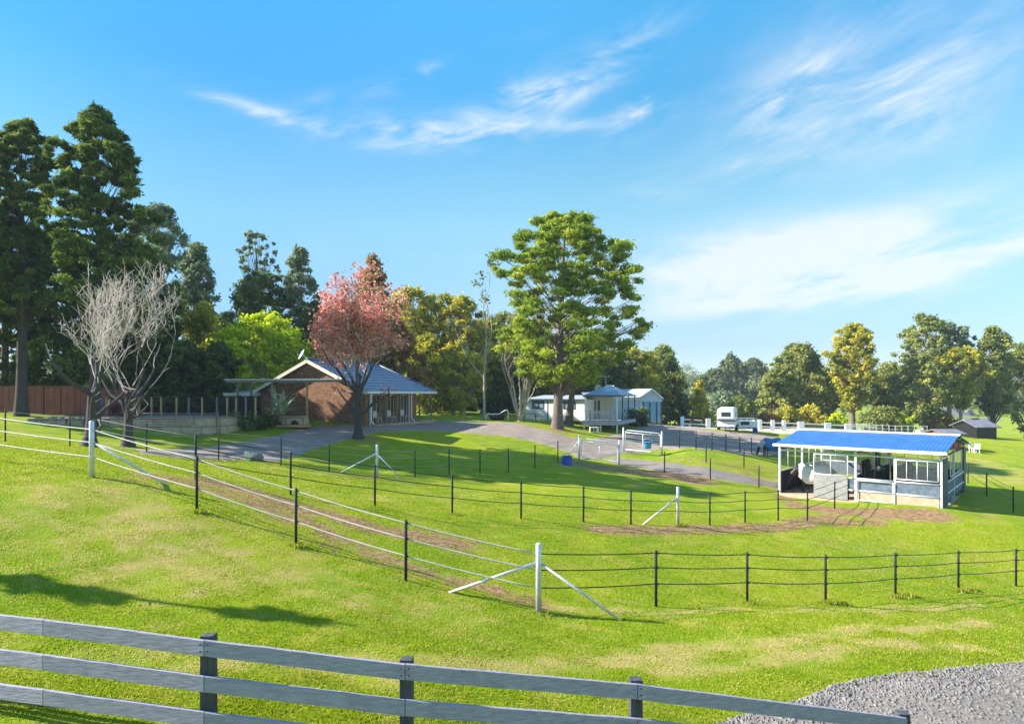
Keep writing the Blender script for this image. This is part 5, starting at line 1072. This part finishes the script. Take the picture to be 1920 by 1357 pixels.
    ob('panel', MB().b2((-.75,-.925,.72),(.15,-.903,1.08)), 'glass', r)
    cg = MB()
    for x in (-.93,-.3,.3,.93): cg.beam((x,-.88,1.15),(x,-.88,1.38),.04,.04); cg.beam((x,.88,1.15),(x,.88,1.38),.04,.04)
    cg.beam((-.95,-.88,1.4),(.95,-.88,1.4),.04,.04).beam((-.95,.88,1.4),(.95,.88,1.4),.04,.04); ob('cage', cg, 'whitesteel', r)
    for sx in (-1,1): w = ob('wheel', MB().tube([(sx*.97,.1,.3),(sx*1.13,.1,.3)],.3,16), 'tyre', r); ob('rim', MB().tube([(sx*1.12,.1,.3),(sx*1.15,.1,.3)],.17,12), 'whitesteel', w); ob('mudguard', MB().b2((sx*.96,-.3,.64),(sx*1.18,.5,.68)), 'white', r)
    ob('drawbar', MB().beam((0,-.9,.42),(0,-1.9,.4),.08,.08), 'black', r)
    p = at(1416,67); r = thing('blue_drum', tuple(p), 'small blue drum at the right end of the utility trailer', 'drum'); rings = [[p+Vector((math.cos(t)*q, math.sin(t)*q, z)) for t in np.linspace(0,6.283,16,endpoint=False)] for z,q in ((0,.24),(.2,.26),(.22,.27),(.42,.27),(.44,.26),(.68,.25),(.7,.2))]
    ob('body', MB().loft(rings), 'bluepl', r, True); ob('lid', MB().tube([p+Vector((0,0,.7)),p+Vector((0,0,.74))],.2,16), 'bluepl', r)
    # arena rails
    d = 76; fence_posts = [(1279,1),(1328,1.4),(1425,1),(1449,1),(1470,1),(1502,2),(1552,2),(1590,2)]
    r = thing('arena_fence', tuple(at(1449,d)), 'white post and rail fence with block posts around the sand arena', 'fence')
    for px, wf in fence_posts:
        q = at(px, d); hh = 1.18 if wf > 1 else 1.28; ob('post', MB().box(q+Vector((0,0,hh/2)),(.3*wf+.1,.3,hh)), 'white', r, bevel=.02)
    for (a, b) in ((1279,1328),(1425,1449),(1449,1470),(1470,1502),(1502,1552),(1552,1590),(1590,1640)):
        qa, qb = at(a,d), at(b,d)
        for zz in (.95,.45): ob('rail', MB().beam(qa+Vector((0,.0,zz)), qb+Vector((0,.0,zz)),.07,.13), 'white', r)
    for (px, c) in ((1294,'red'),(1316,'red')): q = at(px,d); qq = at(px+7,d); ob('band', MB().beam(q+Vector((0,-.01,.95)), qq+Vector((0,-.01,.95)),.09,.15), 'red', r)
    r = thing('yard_panels', tuple(at(1640,79)), 'row of pale steel yard panels beyond the shelter roof', 'fence'); first = None
    for k in range(12):
        a, b = at(1595+k*12,79), at(1606.5+k*12,79); mb = MB()
        for zz in (1.05,.62,.25): mb.tube([a+Vector((0,0,zz)), b+Vector((0,0,zz))],.03,6)
        mb.tube([a, a+Vector((0,0,1.1))],.04,6); mb.tube([b, b+Vector((0,0,1.1))],.04,6); ob('panel', mb, 'whitesteel', r)
    # red roofed store, dark tent and far houses at the right
    def hut(px, d, w, h, rise, mw, mr, lb, nm='shed_building', cat='building', dep=4, wins=(), z=None):
        g = at(px, d); z = g.z if z is None else z; r = thing(nm, (g.x,g.y,z), lb, cat); x0, x1 = g.x-w/2, g.x+w/2
        ob('wall', MB().b2((x0,d,z-1),(x1,d+dep,z+h)).slab([(x0,d+.01,z+h),(x0,d+dep-.01,z+h),(x0,d+dep/2,z+h+rise*.96)],.1,(1,0,0)).slab([(x1,d+.01,z+h),(x1,d+dep-.01,z+h),(x1,d+dep/2,z+h+rise*.96)],.1,(-1,0,0)), mw, r)
        ob('roof', MB().slab([(x0-.3,d-.4,z+h-.1),(x1+.3,d-.4,z+h-.1),(x1+.3,d+dep/2,z+h+rise),(x0-.3,d+dep/2,z+h+rise)],.1).slab([(x0-.3,d+dep/2,z+h+rise),(x1+.3,d+dep/2,z+h+rise),(x1+.3,d+dep+.4,z+h-.1),(x0-.3,d+dep+.4,z+h-.1)],.1), mr, r)
        for (a, b, c, e) in wins: o = ob('window', MB().b2((g.x+a,d-.04,z+c),(g.x+b,d-.004,z+e)), 'glass', r)
    hut(1786,64,1.9,1.75,.3,'redbuild','rooffar','small faded red store seen under the shelter gable',dep=2.5)
    hut(1850,76,2.4,1.5,.7,'black','rooffar','open sided hut at the right edge, shaded inside painted as black walls, grey roof',dep=4,nm='dark_hut')  # solid black walls stand for the shade under the roof
    hut(1800,235,13,4.5,3,'terracotta','rooffar','far house with orange brick walls above the shelter ridge',nm='far_house',cat='house',dep=10,wins=[(-5,-3,1,3),(0,3,1,3)],z=CZ-13)
    hut(1860,200,11,3.6,2.4,'terracotta','rooffar','far orange brick house at the right edge',nm='far_house',cat='house',dep=10,wins=[(-4,-2,1,3)],z=CZ-14)
    hut(1765,260,12,4,3,'white','rooffar','far pale house among the scrub left of the orange one',nm='far_house',cat='house',dep=10,wins=[(-4,-2,1,3),(1,3,1,3)],z=CZ-15)
    for i, (px, d_) in enumerate(((1824,63),(1832,62.5))):
        q = at(px,d_)
        if i == 0:
            fr = r = thing('plastic_chair', tuple(q), 'white plastic chair nearer the dark hut post', 'chair', .4, 'white chairs on the far grass'); ob('seat', MB().box((0,0,.42),(.5,.5,.05)), 'white', r); ob('backrest', MB().box((0,.24,.68),(.48,.04,.5)), 'white', r)
            for a in (-.2,.2):
                for b in (-.2,.2): ob('leg', MB().box((a,b,.2),(.05,.05,.4)), 'white', r)
        else: r = copy_tree(fr); r.location = q; r.rotation_euler.z = -.7; r['label'] = 'white plastic chair at the right edge of the photograph'
yard_bits()
# ------------------------------------------------------------------ horse shelter
SO = Vector((16.0, 37.8, CZ-5.98)); SRZ = math.atan2(-5.4, 6.0)
def S2W(x, y, z=0): c, s = math.cos(SRZ), math.sin(SRZ); return Vector((SO.x+x*c-y*s, SO.y+x*s+y*c, SO.z+z))
def shelter():
    W_, D_ = 8.07, 8.2; root = thing('horse_shelter', tuple(SO), 'open horse shelter with a bright blue roof and galvanised posts', 'shelter', SRZ); h = 2.62; ev = 2.98; rd = 3.62
    M['wire'] = meshwire('fine_welded_mesh', (.28,.31,.31), .06, .07)
    ob('base_slab', MB().b2((-.1,-.1,-.5),(W_+.1,D_+.1,.04)), 'concrete', root)
    rf = MB(); o_ = .35; rf.slab([(-.2,-o_,ev),(W_+.25,-o_,ev),(W_+.25,D_/2,rd),(-.2,D_/2,rd)],.04); rf.slab([(-.2,D_/2,rd),(W_+.25,D_/2,rd),(W_+.25,D_+o_,ev),(-.2,D_+o_,ev)],.04); r = ob('roof', rf, 'blueroof', root)
    ob('gutter', MB().beam((-.25,-o_-.05,ev-.06),(W_+.3,-o_-.05,ev-.06),.13,.14), 'whitesteel', r); ob('ridge_cap', MB().beam((-.25,D_/2,rd+.03),(W_+.32,D_/2,rd+.03),.42,.07), 'white', r); ob('gutter', MB().beam((-.25,D_+o_+.05,ev-.06),(W_+.3,D_+o_+.05,ev-.06),.13,.14), 'whitesteel', r)
    tr = MB()
    for x in (0.0,4.1,W_):
        tr.beam((x,-.25,ev-.13),(x,D_/2,rd-.12),.05,.09); tr.beam((x,D_/2,rd-.12),(x,D_+.25,ev-.13),.05,.09); tr.beam((x,0,ev-.3),(x,D_,ev-.3),.05,.07)
        for f in (.25,.5,.75): tr.beam((x,D_*f,ev-.3),(x,D_*f,ev-.15+(rd-ev)*(1-abs(f-.5)*2)),.04,.04)
    ob('truss', tr, 'darktimber', root)
    pr = MB()
    for y in (1.3,2.8,5.4,6.9): pr.beam((-.15,y,ev+(rd-ev)*(1-abs(y-D_/2)/(D_/2))-.08),(W_+.2,y,ev+(rd-ev)*(1-abs(y-D_/2)/(D_/2))-.08),.06,.08)
    ob('purlin', pr, 'steel', root)
    for x in (0,4.1,W_):
        for y in (0,D_/2,D_): ob('post', MB().box((x,y,ev/2-.05),(.12,.12,ev-.12)), 'steel', root)
    # front
    def tubeframe(nm, a, b, z0, z1, mid=0, m='whitesteel', y=-.08, rr=.028, wire=True):
        t = MB(); A = Vector((a[0],a[1],0)); B = Vector((b[0],b[1],0)); u = Vector((0,0,1))
        t.tube([A+u*z0, A+u*z1], rr, 8).tube([B+u*z0, B+u*z1], rr, 8).tube([A+u*z0, B+u*z0], rr, 8).tube([A+u*z1, B+u*z1], rr, 8)
        for k in range(mid): q = A.lerp(B, (k+1)/(mid+1)); t.tube([q+u*z0, q+u*z1], rr*.6, 6)
        o = ob(nm, t, m, root, True)
        if wire: ob('mesh', MB().quad(A+u*z0, B+u*z0, B+u*z1, A+u*z1), 'wire', o)
        return o
    ob('front_board', MB().b2((1.95,-.14,.02),(3.72,-.08,1.32)), 'greypanel', root)
    tubeframe('mesh_panel', (1.95,-.1), (3.72,-.1), 1.36, 2.5, 1)
    ob('front_board', MB().b2((3.76,-.06,.62),(4.03,-.02,1.28)), 'greyrubber', root)
    ob('front_board', MB().b2((4.2,-.05,.66),(5.95,-.01,1.22)), 'greyrubber', root); ob('front_board', MB().b2((6.07,-.05,.66),(7.98,-.01,1.22)), 'greyrubber', root)
    ob('front_board', MB().b2((4.2,-.06,.08),(5.95,-.02,.56)), 'concrete', root); ob('front_board', MB().b2((6.07,-.06,.05),(7.98,-.02,.56)), 'concrete', root)
    for (a, b) in ((3.75,4.04),(4.18,5.96),(6.06,8.0)):
        for z in (.61,1.27): ob('rail', MB().tube([(a,-.06,z),(b,-.06,z)],.05,8), 'steel', root, True)
    tubeframe('gate', (4.19,-.16), (5.93,-.16), .1, 1.2, 0, wire=False)
    ob('jamb', MB().box((6.0,-.03,1.3),(.09,.09,2.6)), 'whitesteel', root)
    ob('rail', MB().tube([(0,-.02,2.60),(W_,-.02,2.52)],.035,8), 'whitesteel', root, True)
    tubeframe('mesh_panel', (6.08,-.08), (7.95,-.08), 1.42, 2.44, 3)
    # right end
    ob('end_board', MB().b2((W_+.07,.02,.05),(W_+.11,1.35,2.6)), 'darkpanel', root); ob('end_board', MB().b2((W_+.07,D_-.9,.05),(W_+.11,D_+.05,2.7)), 'darkpanel', root)
    ob('end_board', MB().b2((W_+.0,1.4,.3),(W_+.04,D_-.95,1.3)), 'greyrubber', root)
    for z in (.7,1.3): ob('rail', MB().tube([(W_+.08,1.35,z),(W_+.08,D_-.9,z)],.045,8), 'steel', root, True)
    tubeframe('mesh_panel', (W_,3.0), (W_,D_-.95), 1.4, 2.6, 2)
    # left end, back, divider
    ob('rubber_wall', MB().b2((-.02,.1,.05),(.03,D_/2,1.3)), 'rubber', root); ob('rubber_wall', MB().b2((-.02,D_/2,.05),(.03,D_-.1,1.3)), 'greyrubber', root)
    tubeframe('mesh_panel', (0,.1), (0,D_/2), 1.36, 2.6, 2); tubeframe('mesh_panel', (0,D_/2), (0,D_), 1.36, 2.6, 2)
    ob('rubber_wall', MB().b2((4.08,.1,.05),(4.13,D_-.1,1.4)), 'rubber', root); tubeframe('mesh_panel', (4.1,.1), (4.1,D_/2), 1.46, 2.6, 3); tubeframe('mesh_panel', (4.1,D_/2), (4.1,D_), 1.46, 2.6, 3)
    ob('rubber_wall', MB().b2((.05,D_/2-.02,.05),(1.9,D_/2+.02,1.1)), 'rubber', root)
    ob('back_board', MB().b2((.1,D_-.02,.5),(4.0,D_+.02,1.3)), 'greyrubber', root); ob('back_board', MB().b2((4.2,D_-.02,.1),(W_-.1,D_+.02,1.3)), 'rubber', root)
    tubeframe('mesh_panel', (.1,D_), (4.0,D_), 1.36, 2.6, 4); tubeframe('mesh_panel', (4.2,D_), (W_-.1,D_), 1.36, 2.6, 4)
    # rugs hung on the divider
    for (x, y, z0, z1, w, m, lb) in [(4.35,1.2,1.0,2.25,1.2,'rubber','dark horse rug hung over the middle rail of the shelter'),(4.0,5.2,1.35,2.5,1.0,'darkpanel','dark blue rug hung at the back of the shelter')]:
        p = S2W(x, y, 0); r = thing('hanging_rug', tuple(p), lb, 'rug', SRZ); mb = MB(); rings = []
        for i in range(9):
            yy = -w/2+w*i/8; k = .05*math.sin(i*2.1); rings.append([(.10+k,yy,z0+.1*math.sin(i)),(.09+k*.5,yy,z1-.1),(.0,yy,z1),(-.09+k*.5,yy,z1-.1),(-.10+k,yy,z0+.15*math.cos(i)),(-.06+k,yy,z0+.2),(-.05,yy,z1-.14),(.0,yy,z1-.05),(.05,yy,z1-.14),(.06+k,yy,z0+.15)])
        mb.loft(rings); ob('cloth', mb, m, r, True)
    p = S2W(5.2, .5, 1.85); r = thing('hay_net', tuple(p), 'dark round hay net hanging inside the shelter front', 'hay net'); rg = random.Random(1)
    rings = [[p+Vector((math.cos(t)*q*rg.uniform(.85,1.1), math.sin(t)*q*rg.uniform(.85,1.1), z)) for t in np.linspace(0,6.283,12,endpoint=False)] for z,q in ((-.22,.06),(-.15,.17),(0,.22),(.14,.15),(.22,.04))]
    ob('net', MB().loft(rings), 'black', r, True); ob('cord', MB().tube([p+Vector((0,0,.2)), p+Vector((0,0,.95))],.01,4), 'black', r)
shelter()
# ------------------------------------------------------------------ horses (local: head towards -x)
def horse(name, loc, rz, label, rug, graze=True, rug_m='rugblue', neck_rug=None, scale=1.0, legs=True, coat='horse'):
    root = thing(name, loc, label, 'horse', rz, local=True); root.scale = (scale,)*3
    V = []; E = []; Rr = []
    def chain(pts_, frm=None):
        prev = frm
        for (x, y, z, r) in pts_:
            V.append((x,y,z)); Rr.append(r if isinstance(r, tuple) else (r, r))
            if prev is not None: E.append((prev, len(V)-1))
            prev = len(V)-1
        return prev
    chain([(.55,0,1.18,(.27,.31)),(.28,0,1.14,(.28,.32)),(.0,0,1.12,(.28,.33)),(-.30,0,1.14,(.26,.33)),(-.52,0,1.18,(.22,.30))]); w = 4
    if graze: chain([(-.78,0,1.12,(.15,.24)),(-1.02,0,.86,(.11,.17)),(-1.22,0,.58,(.10,.12)),(-1.30,0,.42,(.10,.13)),(-1.36,0,.24,(.08,.09)),(-1.40,0,.08,(.062,.06))], w)
    else: chain([(-.80,0,1.38,(.14,.24)),(-1.02,0,1.58,(.11,.17)),(-1.20,0,1.68,(.10,.12)),(-1.34,0,1.56,(.10,.13)),(-1.48,0,1.40,(.08,.09)),(-1.60,0,1.26,(.062,.06))], w)
    pk = w+3
    for s in (-1,1):
        chain([(-.50,s*.17,.88,(.11,.13)),(-.51,s*.17,.68,(.065,.075)),(-.50,s*.17,.46,.052),(-.50,s*.17,.24,.038),(-.52,s*.17,.12,.045),(-.55,s*.17,.035,.055)], w)
    for s in (-1,1):
        k = .10*s; chain([(.62,s*.18,.90,(.15,.18)),(.50+k*.3,s*.18,.72,(.095,.11)),(.74+k,s*.18,.50,(.058,.065)),(.70+k,s*.18,.26,.042),(.68+k,s*.18,.13,.048),(.64+k,s*.18,.035,.058)], 0)
    me = bpy.data.meshes.new('body'); me.from_pydata(V, E, []); me.materials.append(M[coat]); o = bpy.data.objects.new('body', me); link(o); o.parent = root
    sk = o.modifiers.new('skin','SKIN'); sk.use_smooth_shade = True; d = me.skin_vertices[0].data
    for i, r in enumerate(Rr): d[i].radius = r
    d[0].use_root = True; ss = o.modifiers.new('sub','SUBSURF'); ss.levels = 2; ss.render_levels = 2; ORI[root.name] = (0,0,0)
    hx, hz = (-1.22,.60) if graze else (-1.17,1.70)
    for s in (-1,1):
        b = Vector((hx, s*.075, hz+.06)); tip = b+(Vector((-.03,s*.03,.17)) if not graze else Vector((-.14,s*.05,.10))); ob('ear', MB().tube([b,(b+tip)/2,tip],[.035,.03,.004],6), coat, root, True)
    tl = MB().tube([(.80,0,1.28),(.93,0,1.15),(.96,.02,.8),(.93,.0,.45)],[.04,.06,.075,.02],8); ob('tail', tl, 'black', root, True)
    mn = MB(); cr = [(-.62,1.42),(-.86,1.27),(-1.08,1.0),(-1.22,.70)] if graze else [(-.62,1.48),(-.84,1.64),(-1.0,1.76),(-1.14,1.84)]
    mn.tube([(a,.01,b) for a, b in cr],[.04,.05,.05,.03],6); ob('mane', mn, 'black', root, True)
    # rug: cloth shell over the trunk
    def shell(xs, cz, ry, rzt, drop, th=.03, n=17, wav=.05):
        outer = []; inner = []
        for i, x in enumerate(xs):
            a_ = np.linspace(-1.0, 1.0, n); po = []; pi = []
            for k, q in enumerate(a_):
                an = q*math.pi*.5; f = abs(q)
                y = math.sin(an)*ry[i]; z = cz[i]+math.cos(an)*rzt[i]
                if f > .98: z = cz[i]-drop[i]+wav*math.sin(i*2.3+k); y *= 1.02
                elif f > .85: z = cz[i]-drop[i]*.45; y = math.copysign(ry[i]*1.04, q)
                po.append((x, y, z)); pi.append((x, y*.9, z-.03 if f < .85 else z))
            outer.append(po+pi[::-1])
        return MB().loft(outer)
    xs = [-.72,-.6,-.4,-.1,.2,.5,.72,.86]; m = shell(xs, [1.20,1.20,1.15,1.08,1.08,1.14,1.16,1.10], [.20,.28,.33,.345,.35,.34,.30,.14], [.24,.33,.37,.37,.37,.39,.34,.22], [.38,.55,.62,.64,.64,.60,.56,.40])
    o = ob('rug', m, rug_m, root, True); 
    for x in (-.2,.25): ob('strap', MB().tube([(x,math.cos(t)*.345,1.0-.30-math.sin(t)*.16) for t in np.linspace(0,math.pi,9)],.015,5), 'black', root)
    if neck_rug:
        path = [(-.66,1.16,.24,.33),(-.84,1.08,.19,.27),(-1.02,.88,.16,.21),(-1.14,.72,.14,.17)] if graze else [(-.66,1.24,.22,.32),(-.84,1.42,.19,.26),(-1.0,1.56,.16,.2),(-1.1,1.64,.14,.17)]
        rings = []
        for i, (x, z, a, b) in enumerate(path):
            t = Vector((-.7,0,-.7 if graze else .7)); up = Vector((-t.z,0,t.x))*(-1 if graze else -1); up = Vector((t.z,0,-t.x)) if graze else Vector((-t.z,0,t.x)); 
            if up.z < 0: up = -up
            rings.append([Vector((x,0,z))+Vector((0,1,0))*math.cos(q)*a+up*math.sin(q)*b for q in np.linspace(0,6.283,14,endpoint=False)])
        ob('neck_cover', MB().loft(rings, cap=False), neck_rug, root, True)
    return root
g = at(1447, 53)
horse('horse', tuple(g), R(12), 'dark horse in a blue rug grazing beside the forecourt fence', True, True, 'rugblue', 'ruggrey')
p = S2W(1.45, 1.5, .04); horse('horse', tuple(p), SRZ+R(24), 'dark horse in a white rug standing head down in the left stall', True, True, 'rugwhite', None, 1.14)
p = S2W(6.6, 5.6, .04); horse('horse', tuple(p), SRZ+R(-14), 'horse in a pale grey rug at the back of the right stall', True, False, 'ruggrey', None, .98)
